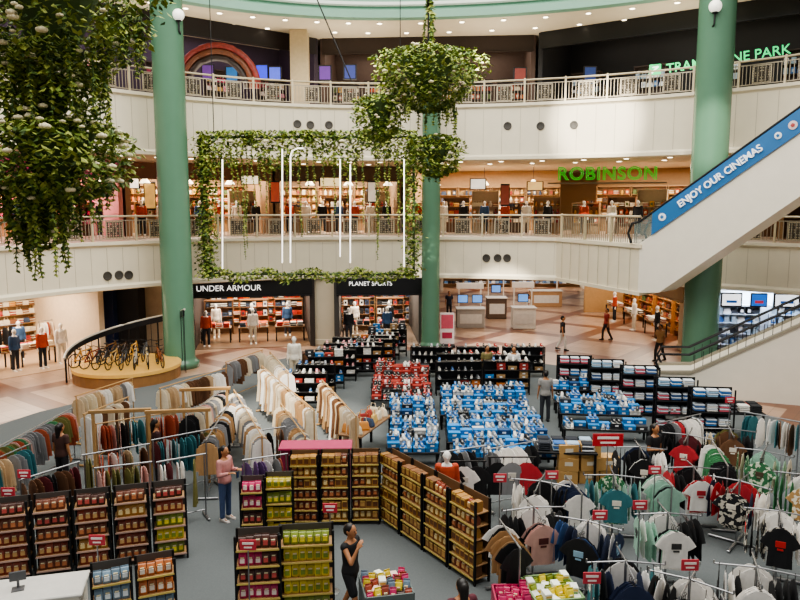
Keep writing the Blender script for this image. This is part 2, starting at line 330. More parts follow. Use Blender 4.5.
def area(P,e,sx,sy,c=(1,.93,.84)):
    l=bpy.data.lights.new('area','AREA'); l.shape='RECTANGLE'; l.size=sx; l.size_y=sy; l.energy=e; l.color=c
    o=bpy.data.objects.new('area_light',l); COL.objects.link(o); o.location=P; return o
NR=[0]
def room(pL,pR,dep,z0,h,wm,where,pal,kind,en,fascia=None,zs=(.3,.8,1.3,1.8),shh=2.3,sidew=(1,1),lc=(1,.87,.72),strip=True,flm=None,shelves=True,wood=None):
    NR[0]+=1; pL=V((pL.x,pL.y,0)); pR=V((pR.x,pR.y,0)); d=(pR-pL); L=d.length; rz=atan2(d.y,d.x); P=V((pL.x,pL.y,z0))
    b=MB(); b.X=M.Translation(P)@M.Rotation(rz,4,'Z')
    b.box((L/2,dep,h/2),(L,.2,h))
    for s,x in ((0,0),(1,L)):
        if sidew[s]: b.box((x,dep/2,h/2),(.25,dep,h))
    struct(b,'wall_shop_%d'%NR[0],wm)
    if fascia:
        b=MB(); b.X=M.Translation(P)@M.Rotation(rz,4,'Z'); b.box((L/2,.05,h-.42),(L,.3,.84),0,.02); b.box((L/2,-.12,h-.84),(L,.06,.06)); struct(b,'trim_fascia_%d'%NR[0],fascia)
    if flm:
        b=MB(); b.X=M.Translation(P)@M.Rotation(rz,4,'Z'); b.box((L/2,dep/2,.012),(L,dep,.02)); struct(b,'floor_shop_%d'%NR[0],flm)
    n=max(1,int(L/2.)); w=min(2.2,L/n-.1)
    if shelves:
        for i in range(n): display_shelf(loc(P,rz,(i+.5)*L/n,dep-.36),rz,w,shh,zs,pal,where,kind,wood or mat('9a7850',.5),i)
    if strip:
        for i in range(max(2,int(L/2.4))):
            tag(MB().box((0,0,0),(.16,dep*.55,.05),0,.01).obj('ceiling_light',mat('fff1d6',.5,0,5,0,1,0,0),None,False,loc(P,rz,(i+.5)*L/max(2,int(L/2.4)),dep*.5,h-.05),rz),'long warm strip light on the ceiling of %s'%where,'light','strip lights of %s'%where)
    a=area(loc(P,rz,L/2,dep*.45,h-.15),en,L*.8,dep*.6,lc); a.rotation_euler=(0,0,rz)
    return P,rz,L
def sgn(me,P,rz,label,tilt=0.):
    o=put(me,'shop_sign',None,P); o.rotation_euler=(pi/2,tilt,rz); return tag(o,label,'sign')
white=mat('e2dccf',.6,0,0,.05,2,0,0); wd=mat('8d6b4a',.5,0,0,.2,3)
CW='the shop beside the middle column'
A=room(at(-70,392),at(104,362),7,0,3.45,mat('cbb79c',.6),'the left clothing store','store',['fold','fold','bag'],640,None,zs=(.3,.75,1.2,1.65,2.1,2.5),shh=2.95,flm=mat('b99a7c',.3))
B=room(at(193,350),at(313,346),7,0,3.45,mat('3a302a',.6),'the dark sportswear shop','dark',['fold','box'],700,mat('141315',.4),zs=(.3,.75,1.2,1.65,2.1),shh=2.6,flm=mat('7a5f48',.3))
C=room(at(337,346),at(421,345),7,0,3.45,mat('46423f',.6),CW,'sport',['fold','box'],560,mat('1a1a1d',.4),zs=(.3,.75,1.2,1.65,2.1),shh=2.6,flm=mat('7a6a5c',.3))
G=room(at(584,312),at(682,358),6,0,3.45,mat('b8905e',.6),'the shop behind the right column','warm',['box','bag','vase'],680,mat('9c7d4e',.5))
Hh=room(V((13.7,31.5,0)),V((21.5,30.5,0)),1.3,0,3.45,mat('c8d4e4',.5),'the blue-white window behind the lower stair','cool',['box','bag'],420,None,zs=(.3,.8,1.3,1.8,2.2),shh=2.6,lc=(.85,.92,1),wood=mat('b8c4d4',.5))
for k,(c,w,e) in enumerate((('f4f6fa',.9,1.6),('2f6fd0',.7,.9),('e8eef6',1.1,1.4),('3a8fc8',.6,.8),('f4f6fa',.8,1.6),('24508f',.9,.7))):
    b=MB(); b.box((0,0,0),(w,.08,.62),0,.02); b.box((0,-.05,.0),(w*.86,.02,.5),1); b.box((0,-.065,-.08),(w*.5,.01,.12),2); tag(b.obj('light_box',[dark,mat(c,.5,0,e,.3,3),mat('d8445a' if k%2 else '2a5fb0',.5,0,.5)],None,False,loc(Hh[0],Hh[1],.9+k*1.15,.1,2.95),Hh[1]),'%s lit window panel behind the lower stair'%['first white','bright blue','second wide white','sky blue','third white','dark blue'][k],'light box')
sgn(TX['ua'],loc(B[0],B[1],B[2]*.31,-.16,3.04),B[1],'white lettering sign over the dark sportswear shop')
sgn(TX['ps'],loc(C[0],C[1],C[2]*.4,-.16,3.18),C[1],'white lettering sign over the shop left of the middle column')
def table(P,rz,w,d,h,top,leg,label,grp=None,name='display_table'):
    t=E(name,P,rz,label,'table',grp); MB().box((0,0,h-.03),(w,d,.06),0,.012).obj('tabletop',top,t)
    lm=meshc(('leg',round(h,3),leg.name),lambda:MB().box((0,0,(h-.06)/2),(.06,.06,h-.06),0,.008).mesh('leg',leg))
    for sx in (-1,1):
        for sy in (-1,1): put(lm,'leg',t,(sx*(w/2-.05),sy*(d/2-.05),0))
    return t
blk=mat('18181a',.45,.3); steel=mat('9a9a9c',.3,.8)
def ftable(P,rz,n,pal,where,h=.8):
    table(P,rz,n*.36+.1,.7,h,wd,blk,'wooden table of folded clothes in %s'%where,'folded clothes tables in %s'%where)
    for i in range(n):
        for y in (-.17,.17):
            c=random.choice(PAL[pal]); me=meshc(('fold',c),lambda:fold(c,'d8d2c4'))
            item(me,'folded_stack',loc(P,rz,(i-(n-1)/2)*.36,y,h),rz,'%s folded clothes on a table in %s'%(cname(c),where),'folded clothes')
for RM,where,pal,ms in ((A,'the left clothing store','store',1.0),(B,'the dark sportswear shop','dark',2.3),(C,CW,'sport',2.0)):
    P,rz,L=RM
    for i in range(int(L/1.9)): ftable(loc(P,rz,1.0+i*1.9,1.9),rz,4,pal,where)
    for i in range(int(L/ms)): mannequin(i+(0 if pal!='sport' else 2),loc(P,rz,.6+i*ms,.75+.35*(i%2)),rz+random.uniform(-.4,.4),'in '+where)
    for i in range(int(L/1.9)): mannequin(i+1,loc(P,rz,.9+i*1.9,3.3),rz+random.uniform(-.4,.4),'at the back of '+where)
    if pal!='store':
        for i in range(int(L/1.9)): display_shelf(loc(P,rz,1.0+i*1.9,4.3),rz,1.5,1.9,(.5,1.0,1.5),pal,where+' middle row',['fold','box'],mat('7a5638',.5),i)
for i in range(3): ftable(loc(G[0],G[1],2.5+i*3.2,1.2),G[1],4,'warm','the shop behind the right column'); mannequin(i,loc(G[0],G[1],4.1+i*3.2,.6),G[1],'in the shop behind the right column')
for i in range(5): display_shelf(loc(G[0],G[1],2.2+i*2.6,2.4),G[1],2.2,2.3,(.3,.8,1.3,1.8),'warm','the front bays behind the right column',['box','bag','vase'],mat('a8743c',.5),i)
# second floor shops
Kd=['bag','box','bottle','vase','fold']
def er(a0,a1,off): return el(R(a0),off),el(R(a1),off)
z2=(.9,1.35,1.8,2.25)
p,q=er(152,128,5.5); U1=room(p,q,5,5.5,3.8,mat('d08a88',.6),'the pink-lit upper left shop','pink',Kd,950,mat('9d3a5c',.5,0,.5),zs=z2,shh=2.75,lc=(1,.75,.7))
p,q=er(127,107,5.5); U2=room(p,q,5,5.5,3.8,mat('9c7a58',.6),'the upper shop behind the garland frame','warm',Kd,1050,mat('6b4630',.5,0,.05),zs=z2,shh=2.75)
p,q=er(106,88,5.5); U3=room(p,q,5,5.5,3.8,mat('80664b',.6),'the upper shop above the middle column','store',Kd,1000,mat('55402c',.5,0,.05),zs=z2,shh=2.75)
p,q=er(87,68,5); U4=room(p,q,7,5.5,3.8,mat('b8946a',.6),'the upper department store left half','store',Kd,1100,None,zs=z2,shh=2.75,sidew=(1,0),strip=False)
p,q=er(68,44,5); U5=room(p,q,7,5.5,3.8,mat('8f6e48',.6),'the upper department store right half','warm',Kd,1000,None,zs=z2,shh=2.75,sidew=(0,1),strip=False)
WD2=['b08c62','7a5638','c0aa88','5c4632']
for RM,where,pal,n in ((U1,'the pink-lit upper left shop','pink',4),(U2,'the upper shop behind the garland frame','warm',3),(U3,'the upper shop above the middle column','store',3),(U4,'the upper department store left half','store',5),(U5,'the upper department store right half','warm',6)):
    P,rz,L=RM
    for i in range(n): display_shelf(loc(P,rz,(i+.5)*L/n,1.3+.8*(i%2)),rz,1.5,1.7+.35*(i%3),(.6,1.05,1.5),pal,where+' front row',Kd,mat(WD2[i%4],.5),i)
    for i in range(7): mannequin(i,loc(P,rz,(i+.7)*L/7.4,.5+.25*(i%2)),rz+U(-.5,.5),'in '+where)
for u,v,w,h,c,e,lb in ((96,190,.7,1.6,'e25a8a',1.,'pink'),(128,183,1.2,.6,'f2ead8',1.4,'wide white'),(150,196,.6,1.5,'c8a05a',.8,'gold'),(250,180,1.,.5,'f0e0c0',1.2,'cream'),(275,192,.5,1.2,'9c4430',.5,'red'),(330,182,1.2,.5,'f2d8a0',1.2,'amber'),(372,192,.5,1.2,'c8bca8',.7,'pale'),(478,184,.9,.6,'f4ecdc',1.1,'white square'),(505,195,.5,1.2,'7a3a2a',.4,'dark red'),(535,186,.9,.5,'d8b070',1.,'tan')):
    p=atY(u,v,40.2-abs(u-400)*.006); b=MB(); b.box((0,0,0),(w,.08,h),0,.02); b.box((0,-.05,0),(w*.86,.02,h*.86),1); tag(b.obj('light_box',[dark,mat(c,.5,0,e,.3,3)],None,False,p,-(p.x)*.02),'%s lit panel among the second-floor shop displays'%lb,'light box')
pb=MB(); pb.lathe([(.05,.3),(.1,.25),(.28,.02),(.27,0),(.02,.03)],14); pb.tube((0,0,.3),(0,0,1.0),.012,None,5,1); pm_=pb.mesh('pendant_lamp',[mat('fff0cc',.4,0,3.,0,1,0,0),dark])
for i in range(13):
    tag(put(pm_,'pendant_lamp',None,el(R(72+i*5.8),6.2,8.25)),'small warm pendant lamp over the second-floor shop fronts','lamp','pendant lamps over the second-floor shop fronts')
p=atY(607,174,37.2); sgn(TX['rob'],p,R(-10),'green outlined lettering sign of the upper department store')
b=MB(); b.box((0,.1,0),(5.9,.06,.08)); tag(b.obj('sign_bar',mat('7a6a50',.5),None,False,(p.x,p.y,p.z-.45),R(-10)),'thin bar carrying the green department store lettering','sign bar')
# third floor shops
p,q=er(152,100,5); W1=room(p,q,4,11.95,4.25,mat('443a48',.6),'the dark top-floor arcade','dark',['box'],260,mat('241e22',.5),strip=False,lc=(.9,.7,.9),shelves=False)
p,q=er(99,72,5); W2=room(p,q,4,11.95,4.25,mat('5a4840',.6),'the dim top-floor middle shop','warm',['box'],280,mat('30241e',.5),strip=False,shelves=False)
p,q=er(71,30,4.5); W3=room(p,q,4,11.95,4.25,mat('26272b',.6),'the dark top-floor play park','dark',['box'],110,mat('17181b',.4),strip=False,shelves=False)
for RM,where,pal,n in ((W1,'the top-floor arcade','pink',6),(W2,'the dim top-floor shop','warm',6),(W3,'the top-floor play park','cool',5)):
    P,rz,L=RM
    for i in range(n): display_shelf(loc(P,rz,(i+.5)*L/n,2.2),rz,1.6,2.3,(1.2,1.65),pal,where,['box','bag'],mat('3c2f28',.5),i)
for a in (55,75,95,115,135):  # unseen uplights added to brighten the top-floor ceiling
    o=area(el(R(a),2.2,12.3),170,3,3,(1,.92,.78)); o.rotation_euler=(pi,0,0)
p0=atY(661,70,36.2); p1=atY(797,48,33.4); arz=atan2(p1.y-p0.y,p1.x-p0.x)
sgn(TX['tra'],(p0+p1)/2,arz,'glowing green lettering sign of the top-floor play park',-math.atan2(p1.z-p0.z,hypot(p1.x-p0.x,p1.y-p0.y)))
p0=atY(655,70,36.4); b=MB(); b.box((0,0,0),(.55,.08,.55),0,.03); b.path([(-.15,-.05,-.15),(.15,-.05,.15)],.04,6,1); b.path([(.15,-.05,.15),(-.12,-.05,.12)],.03,6,1)
tag(b.obj('logo_sign',[mat('35c877',.4,0,1.2),mat('f0fff4',.4,0,1.5)],None,False,p0,arz),'square green logo panel left of the play park lettering','sign')
pa=atY(217,80,36.8); t=E('arch_decoration',(pa.x,pa.y,11.95),0,'red and orange ring arch at the top-floor arcade entrance','decoration')
for r,c in ((2.05,'7a2c24'),(1.75,'6a3c24'),(1.45,'2a1e18')):
    b=MB(); b.path([(r*cos(k*pi/16),0,.9+r*sin(k*pi/16)) for k in range(17)],.16,8); b.obj('arch_band',mat(c,.5,0,.02,.8,6),t,True)
for k,(u,v,c,w) in enumerate(((262,72,'2a38d8','blue'),(275,74,'4a5ad8','pale blue'),(325,73,'5a2a80','purple'),(350,72,'26306f','dark blue'),(520,75,'6a2a20','dull red'),(590,74,'2a3a6a','steel blue'),(208,72,'5a3a7a','violet'),(232,74,'2a5a8a','teal blue'))):  # glowing panels put in to stand for coloured lights behind the railing
    p=atY(u,v,38.5); b=MB(); b.box((0,0,0),(.7,.08,.8),0,.03); b.box((0,-.05,0),(.55,.02,.65),1); tag(b.obj('glow_panel',[dark,mat(c,.4,0,.6)],None,False,p),'glowing %s light panel behind the top-floor railing'%w,'screen')
# far concourse
b=MB(); b.box((9,64,1.75),(40,.3,3.5)); struct(b,'wall_back',mat('cdb89a',.6))
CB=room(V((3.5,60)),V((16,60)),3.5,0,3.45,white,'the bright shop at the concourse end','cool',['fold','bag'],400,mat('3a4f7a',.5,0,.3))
CD=room(V((-2,58)),V((3,58)),3.5,0,3.45,white,'the far shop behind the middle column','sport',['bag'],60,mat('888888',.5))
area((8,46,3.3),750,10,18)
# kiosks
def kiosk(u,v,w,c,scr,label,h=1.1):
    P=at(u,v); t=E('kiosk',P,0,label,'kiosk'); b=MB(); b.box((0,0,h/2),(w,.9,h),0,.03); b.box((0,-.02,h+.03),(w+.1,1.,.06),1,.01); b.box((0,-.455,h*.5),(w*.8,.02,h*.5),1); b.obj('counter',[mat(c,.5),mat('d8d4cc',.4)],t)
    b=MB()
    for s in (-1,1): b.box((s*w*.4,.3,h+.6),(.06,.06,1.2))
    b.box((0,.3,h+1.3),(w,.12,.35),0,.02); b.obj('header',mat('e4ddd2',.5),t)
    for i in range(scr):
        b=MB(); b.box((0,0,0),(.62,.06,.5),0,.015); b.box((0,-.035,0),(.54,.01,.42),1); b.obj('screen',[dark,mat('5f8fd0',.3,0,1.)],t,False,((i-(scr-1)/2)*.85,.2,h+.55))
kiosk(470,327,1.6,'a9a49d',2,'grey kiosk with two blue screens on the concourse'); kiosk(523,328,1.3,'e0dcd2',1,'white kiosk with one screen right of the grey kiosk',1.2); kiosk(545,306,2.2,'b08a62',0,'brown kiosk far down the concourse'); kiosk(496,318,1.2,'5c4a3c',1,'dark kiosk between the grey and white kiosks',1.3)
t=E('standee',at(447,347),0,'pink and white standee board by the middle column','sign'); b=MB(); b.box((0,0,.95),(.7,.05,1.6),0,.02); b.box((0,-.03,1.3),(.6,.02,.7),1); b.box((0,-.03,.6),(.5,.02,.3),2); b.obj('board',[mat('e9d9d6',.5),mat('cf5a6a',.5),mat('b23a50',.5)],t); MB().box((0,0,.06),(.8,.4,.12),0,.02).obj('base',dark,t)
# downlights, vents
dl=MB(); dl.lathe([(.16,0),(.16,-.03),(.12,-.035)],14); dl.lathe([(.115,-.02),(.115,-.045),(.02,-.05)],14,1); dlm=dl.mesh('recessed_downlight',[mat('efe9dc',.5),mat('fff0d0',.5,0,9,0,1,0,0)])
for z,w in ((3.47,'ground-floor'),(9.32,'second-floor'),(16.2,'third-floor')):
    for off in (1.3,3.3):
        for k in range(22):
            tag(put(dlm,'recessed_downlight',None,el(R(42+k*5.2+off),off,z)),'round recessed downlight in the %s ceiling'%w,'downlight','downlights in the %s ceiling'%w)
vm=MB(); vm.lathe([(.17,0),(.2,.02),(.19,.05),(.14,.05),(.13,.02),(.02,.015)],18); vme=vm.mesh('air_vent',[mat('4a4640',.5)])
for u,v,off,w in ((107,276,1,'left second-floor'),(117,275,1,'left second-floor'),(127,275,1,'left second-floor'),(487,258,0,'right second-floor'),(497,258,0,'right second-floor'),(507,258,0,'right second-floor'),(300,124,0,'left third-floor'),(313,125,0,'left third-floor'),(331,125,0,'left third-floor'),(505,126,0,'right third-floor'),(537,126,0,'right third-floor'),(570,125,0,'right third-floor')):
    best=min((el(R(a/4)) for a in range(120,720)),key=lambda p:abs(p.x-(u-400)/F*p.y*1.0))
    th=atan2((best.y-18.5)/18,(best.x+1)/(21.6 if best.x>-1 else 16)); n=(el(th,0)-el(th,1)).normalized(); p=atY(u,v,best.y)
    o=put(vme,'air_vent',None,(best.x,best.y,p.z)); o.rotation_euler=(pi/2,0,face(n.x,n.y)); tag(o,'round dark air vent on the %s balcony face'%w,'vent','round vents on the %s balcony face'%w)
# ---------------------------------------------------------------- escalators
esc=mat('e6dece',.5,0,0,.05,2,0,0); glass=mat('8a9894',.15,0,0,.05,2,0,0,.3); rub=mat('141416',.5)
def escalator(Aa,u,run,z0,z1,po,w,label,lift,gh,gl=True,new=1.):
    rz=atan2(u.y,u.x); t=E('escalator',(Aa.x,Aa.y,z0),rz,label,'escalator'); h=z1-z0
    b=MB(); b.loft([[(x,0,z) for x,z in po],[(x,w,z) for x,z in po]]); b.obj('truss_cladding',esc,t)
    for y in (.06,w-.06):
        b=MB(); pg=[(-new,lift),(0,lift),(run,h+lift),(run+1.2,h+lift),(run+1.2,h+gh),(run-.1,h+gh),(-.1,gh),(-new,gh-.05)]
        if gl: b.loft([[(x,y-.015,z) for x,z in pg],[(x,y+.015,z) for x,z in pg]]); b.obj('balustrade',glass,t)
        else:
            for i in range(int(run/.28)): x=.1+i*.28; b.tube((x,y,h*x/run+lift),(x,y,h*x/run+gh),.012,None,6)
            b.obj('balusters',blk,t)
            b=MB(); tr=[(-new-.2,lift-.1),(0,lift-.02),(run,h+lift-.02),(run,h+lift+.1),(0,lift+.1),(-new-.2,lift)]
            b.loft([[(x,y-.1,z) for x,z in tr],[(x,y+.1,z) for x,z in tr]]); b.obj('side_trim',mat('8d8675',.5),t)
        b=MB(); b.path([(-new-.1,y,lift),(-new-.25,y,(lift+gh)/2),(-new-.1,y,gh),(-.1,y,gh+.05),(run-.1,y,h+gh+.05),(run+1.2,y,h+gh+.05)],.05,8); b.obj('handrail',rub,t)
    b=MB()
    for i in range(int(run/.4)): x=.2+i*.4; b.box((x,w/2,h*x/run+min(lift,.2)-.1),(.4,w-.3,.2),0,.01)
    b.obj('steps',mat('3a3b3e',.5,.5),t)
    return t,rz
A0=atY(641,215,28.9); A0.z=0; ud=V((.70,-.714,0)).normalized(); run=9.2; h_=6.45
escalator(A0,ud,run,5.5,11.95,[(0,-1.95),(.9,-1.85),(run,h_-1.95),(run+1.5,h_-1.95),(run+1.5,h_+.05),(run-.1,h_+.05),(0,.05)],1.5,'white upper escalator carrying the blue cinema banner',.05,.85,True,.3)
sl=math.atan2(h_,run); n=V((ud.y,-ud.x,0)); n=n if n.y<0 else -n
def onside(s,dz,o=.04): return A0+ud*s+n*o+V((0,0,5.5+h_*s/run+dz))
bh=.84; b=MB(); b0,b1=.5,8.6; b.add([onside(b0,.05),onside(b1,.05),onside(b1,.05+bh),onside(b0,.05+bh),onside(b0,.05,.06),onside(b1,.05,.06),onside(b1,.05+bh,.06),onside(b0,.05+bh,.06)],[(0,1,2,3),(7,6,5,4),(0,4,5,1),(1,5,6,2),(2,6,7,3),(3,7,4,0)])
bn=b.obj('banner',mat('2f6fa8',.6,0,0,.06,2)); tag(bn,'long blue cinema banner along the upper escalator side','banner')
def slopemat(s,dz,o):
    x=(ud*cos(sl)+V((0,0,sin(sl)))); y=-n; z=x.cross(y)
    if z.z<0: z=-z
    m=M((x,z,n)).transposed().to_4x4(); m.translation=onside(s,dz,o); return m
o=put(TX['cin'],'lettering',bn); o.matrix_local=slopemat(3.0,.47,.08)
for s,c,c2,rr_ in ((.92,'e9edf2','2f6fa8',.15),(4.95,'e9edf2','2f6fa8',.12),(5.4,'e0c8c8','b04a48',.15),(5.85,'e9edf2','2f6fa8',.12)):
    b=MB(); b.lathe([(rr_,0),(rr_,.02),(.02,.025)],20); b.lathe([(rr_*.5,.02),(rr_*.5,.04),(.02,.045)],5,1); o=b.obj('emblem',[mat(c,.5),mat(c2,.5)],bn); o.matrix_local=slopemat(s,.47,.065)
b=MB(); w_=-n*1.5
pts=[A0+ud*.1,A0+w_+ud*.1,V((12.8,33.4,0)),V((7.6,35.0,0))]
b.prism([(p.x,p.y) for p in pts],3.5,5.49); b.prism([(p.x-.06,p.y-.06) for p in pts],3.45,3.6); b.prism([(p.x-.06,p.y-.06) for p in pts],5.36,5.52); struct(b,'floor_landing',cream)
p,q=V((7.75,34.7,0)),A0.copy(); L=(q-p).length; rz=atan2((q-p).y,(q-p).x)
b=MB()
for k in range(8):
    s0=p+(q-p)*((k+.5)/8)+V((-.15,-.04,0)); b.box((s0.x,s0.y,4.48),(.016,.03,1.7),0,0,rz)
struct(b,'trim_landing',seam)
for k in range(3):
    s0=p+(q-p)*(k/3); t=E('balcony_railing',(s0.x,s0.y,5.52),rz,'cream metal railing panel at the side of the escalator landing','railing','landing railing panels'); l3=L/3
    MB().path([(0,0,1.1),(l3,0,1.1)],.045,8).obj('handrail',rl,t); MB().box((0,0,.56),(.09,.09,1.12),0,.012).obj('post',rl,t); b=MB()
    for j in range(1,int(l3/.15)): b.box((j*.15,0,.55),(.03,.03,1.05))
    b.obj('balusters',pc,t)
L0=at(690,396); h2=5.5; r2=9.5
escalator(L0,V((.93,-.36,0)).normalized(),r2,0,5.5,[(-1.2,0),(5.6,0),(r2,h2-1.9),(r2+1,h2-1.9),(r2+1,h2+.85),(r2,h2+.85),(0,.85),(-1.2,.75)],1.7,'white lower staircase escalator with slim dark railing at right',.85,1.5,False)
# ---------------------------------------------------------------- plants
gm=[mat('748a38',.6,0,0,.3,3),mat('9ca64c',.6,0,0,.3,3),mat('47602b',.6,0,0,.3,3)]
def leaf(mb,p,s,mi,droop=.5):
    a=random.uniform(0,2*pi); d=V((cos(a),sin(a),-droop+random.uniform(-.6,.5))).normalized(); w=d.cross(V((random.uniform(-.3,.3),random.uniform(-.3,.3),1))).normalized()*s*.32; u=w.cross(d).normalized()*s*.1
    p=V(p); mb.add([p,p+d*s*.45+w-u,p+d*s,p+d*s*.45-w-u,p+d*s*.5+u*.4],[(0,1,4),(1,2,4),(2,3,4),(3,0,4)],mi)
def ball(mb,c,rx,rz,n,s,tp=.0):
    for _ in range(n):
        t=random.uniform(-1,1); a=random.uniform(0,2*pi); r=sqrt(max(0,1-abs(t)**3.0))*rx*(1+tp*t)*random.uniform(.7,1.12)*(1+.14*sin(a*5+t*4))
        leaf(mb,(c[0]+r*cos(a),c[1]+r*sin(a),c[2]+t*rz),s*random.uniform(.7,1.3),random.choice((0,0,1,1,2)))
def vine(mb,p,L,s,dens=9,dd=2):
    p=V(p); q=p.copy(); pts=[p.copy()]; n=max(3,int(L*dens))
    for i in range(n):
        q=q+V((random.uniform(-.02,.02),random.uniform(-.02,.02),-L/n)); pts.append(q.copy())
        for _ in range(dd): leaf(mb,q,s*random.uniform(.6,1.1)*(1-.4*i/n),random.choice((0,1,1,2)),.9)
    mb.path(pts,.012,5,2)
flw=MB()
for k in range(7):
    a=k*2*pi/6 if k<6 else 0; flw.sph((.05*cos(a)*(k<6),.05*sin(a)*(k<6),.0 if k<6 else .02),(.05,.05,.04),7,5)
flm=flw.mesh('flower',mat('e9dfba',.6,0,0,.1),True)
def planter(label,c,parts,vines,cab,s=.2,fs=1.):
    t=E('hanging_planter',c,0,label,'hanging plant')
    for (dx,dz,rx,rz,n,tp,nf) in parts:
        b=MB(); ball(b,(dx,0,dz),rx,rz,n,s,tp); b.obj('foliage',gm,t)
        b=MB(); b.lathe([(rx*.25*(1-tp),-rz*.7),(rx*.45,0),(rx*.55*(1+tp*.5),rz*.6),(rx*.2,rz*.75)],14,0,(dx,0,dz)); b.obj('basket',mat('3f5028',.9),t)
        for _ in range(nf):
            u=random.uniform(-.8,1); a=random.uniform(pi*.95,2.05*pi); r=sqrt(max(.05,1-abs(u)**3.0))*rx*(1+tp*u)*1.05
            put(flm,'flower',t,(dx+r*cos(a),r*sin(a),dz+u*rz),random.uniform(0,6)).scale=(random.uniform(.6,1.25)*fs,)*3
    for (dx,dy,dz,L) in vines:
        b=MB(); vine(b,(dx,dy,dz),L,s*1.1,11,5); b.obj('vine',gm,t)
    b=MB(); b.path([(0,0,0),(0,0,cab)],.03,6); b.obj('cable',dark,t)
    return t
c=atY(55,60,15)
vs=[(U(-1.6,1.2),U(-1.2,.2),U(-.4,.6),U(.9,1.6)) for _ in range(44)]+[(U(1.0,1.9),U(-.5,.2),U(.6,1.3),U(.6,1.3)) for _ in range(12)]+[(U(-1.4,1.0),U(-1.1,.2),-2.1+U(-.5,.3),U(.6,1.3)) for k in range(36)]+[(U(-1.0,.2),U(-.8,.2),-2.5,U(1.2,1.9)) for k in range(14)]
planter('large near hanging planter with cream flowers at upper left',c,[(0,1.0,1.75,1.5,4600,.34,46),(-.2,-.75,.95,.7,1400,.2,10),(-.1,-1.95,1.35,.85,3300,.12,36),(-.5,-3.0,.7,.75,1100,.3,6)],vs,9,.16,.95)
c=atY(428,88,25)
vs=[(U(-1.0,1.0),U(-.9,.2),U(-.8,-.2),U(.4,.9)) for _ in range(20)]+[(U(-2.1,-1.2),U(-.6,.3),-1.3,U(.4,.8)) for _ in range(8)]+[(U(-.3,.9),U(-.5,.3),-2.5,U(.3,.7)) for _ in range(8)]
t=planter('middle hanging planter of ivy and cream flowers above the atrium',c,[(0,.3,1.55,1.05,4000,.36,32),(-1.65,-.95,.82,.75,1300,.25,12),(.3,-2.2,.84,.7,1400,.2,12)],vs,12,.16,.8)
b=MB(); vine(b,(0,0,4.5),3.2,.2,14,4); vine(b,(.05,0,3.),1.9,.3,14,5); b.obj('ivy_stem',gm,t)
b=MB(); a=atY(313,-10,25)-c; e=atY(352,82,25)-c; b.path([a,e],.025,6); b.obj('stay_cable',dark,t)
# garland frame
Yf=32.; q0=atY(205,274,Yf); q1=atY(414,137,Yf); t=E('garland_frame',(q0.x,Yf,q0.z),0,'hanging rectangular frame draped with greenery and light tubes','decoration'); W=q1.x-q0.x; HH=q1.z-q0.z
for nm,p,q in (('top_beam',(0,0,HH),(W,0,HH)),('bottom_beam',(0,0,0),(W,0,0)),('side_post',(0,0,0),(0,0,HH)),('side_post',(W,0,0),(W,0,HH))):
    b=MB(); b.tube(p,q,.06,None,8); b.obj(nm,mat('4a5a3a',.5),t)
b=MB()
for i in range(4200):
    x=random.uniform(-.1,W+.1); d=random.random()**1.3*(1.4+.5*sin(x*2.3)+.3*sin(x*5.1)); leaf(b,(x,random.uniform(-.4,.35),HH+.3-d),.2,random.choice((0,1,1,2)))
b.obj('top_garland',gm,t)
b=MB()
for i in range(1700):
    x=random.uniform(0,W); leaf(b,(x,random.uniform(-.3,.3),random.uniform(-.25,.22)+.12*sin(x*3)),.18,random.choice((0,1,1,2)))
b.obj('bottom_garland',gm,t)
for x,n in ((.12,1800),(W-.1,1000)):
    b=MB()
    for i in range(n): leaf(b,(x+random.gauss(0,.2),random.uniform(-.25,.25),random.uniform(-.1,HH+.1)),.2,random.choice((0,1,2)))
    b.obj('side_garland',gm,t)
for x,L in ((.55,4.2),(.75,3.4),(.9,2.6),(1.3,2.4),(1.55,3.0),(1.8,4.9),(1.95,4.4),(2.2,2.6),(2.5,2.1),(2.8,2.8),(3.0,1.8),(3.5,2.8),(3.8,2.0),(4.3,3.9),(4.6,2.2),(4.9,3.0),(5.3,1.8),(5.8,2.9),(6.1,2.0),(6.4,2.4),(6.8,1.8),(7.0,3.3),(7.6,4.9),(7.75,4.4),(8.0,2.9),(8.2,3.3),(8.6,3.9),(8.95,4.6)):
    b=MB(); vine(b,(x,.05,HH-.4),L,.19,9,3); b.obj('vine',gm,t)
for x in (1.4,2.9,4.4,6.2,8.3):
    put(flm,'flower',t,(x,-.35,HH-.2),0).scale=(1.4,)*3
tu=mat('fff6ea',.3,0,2.6,0,1,0,0)
for u0,v0,v1,arch in ((225,160,268,0),(284,150,262,0),(292,152,262,1),(341,160,256,0),(351,165,262,0),(404,160,266,0)):
    a=atY(u0,v0,Yf)-V(t.location); e=atY(u0,v1,Yf)-V(t.location); b=MB(); a.y=e.y=-.46
    if arch: b.path([e,a+V((0,0,-.2)),a+V((.08,0,.02)),a+V((.3,0,.12)),a+V((.55,0,.12))],.026,8)
    else: b.path([e,a],.026,8)
    b.obj('light_tube',tu,t,True)
for x in (.6,W-.6):
    b=MB(); b.tube((x,0,HH),(x,0,18-t.location.z),.02,None,6); b.obj('cable',dark,t)
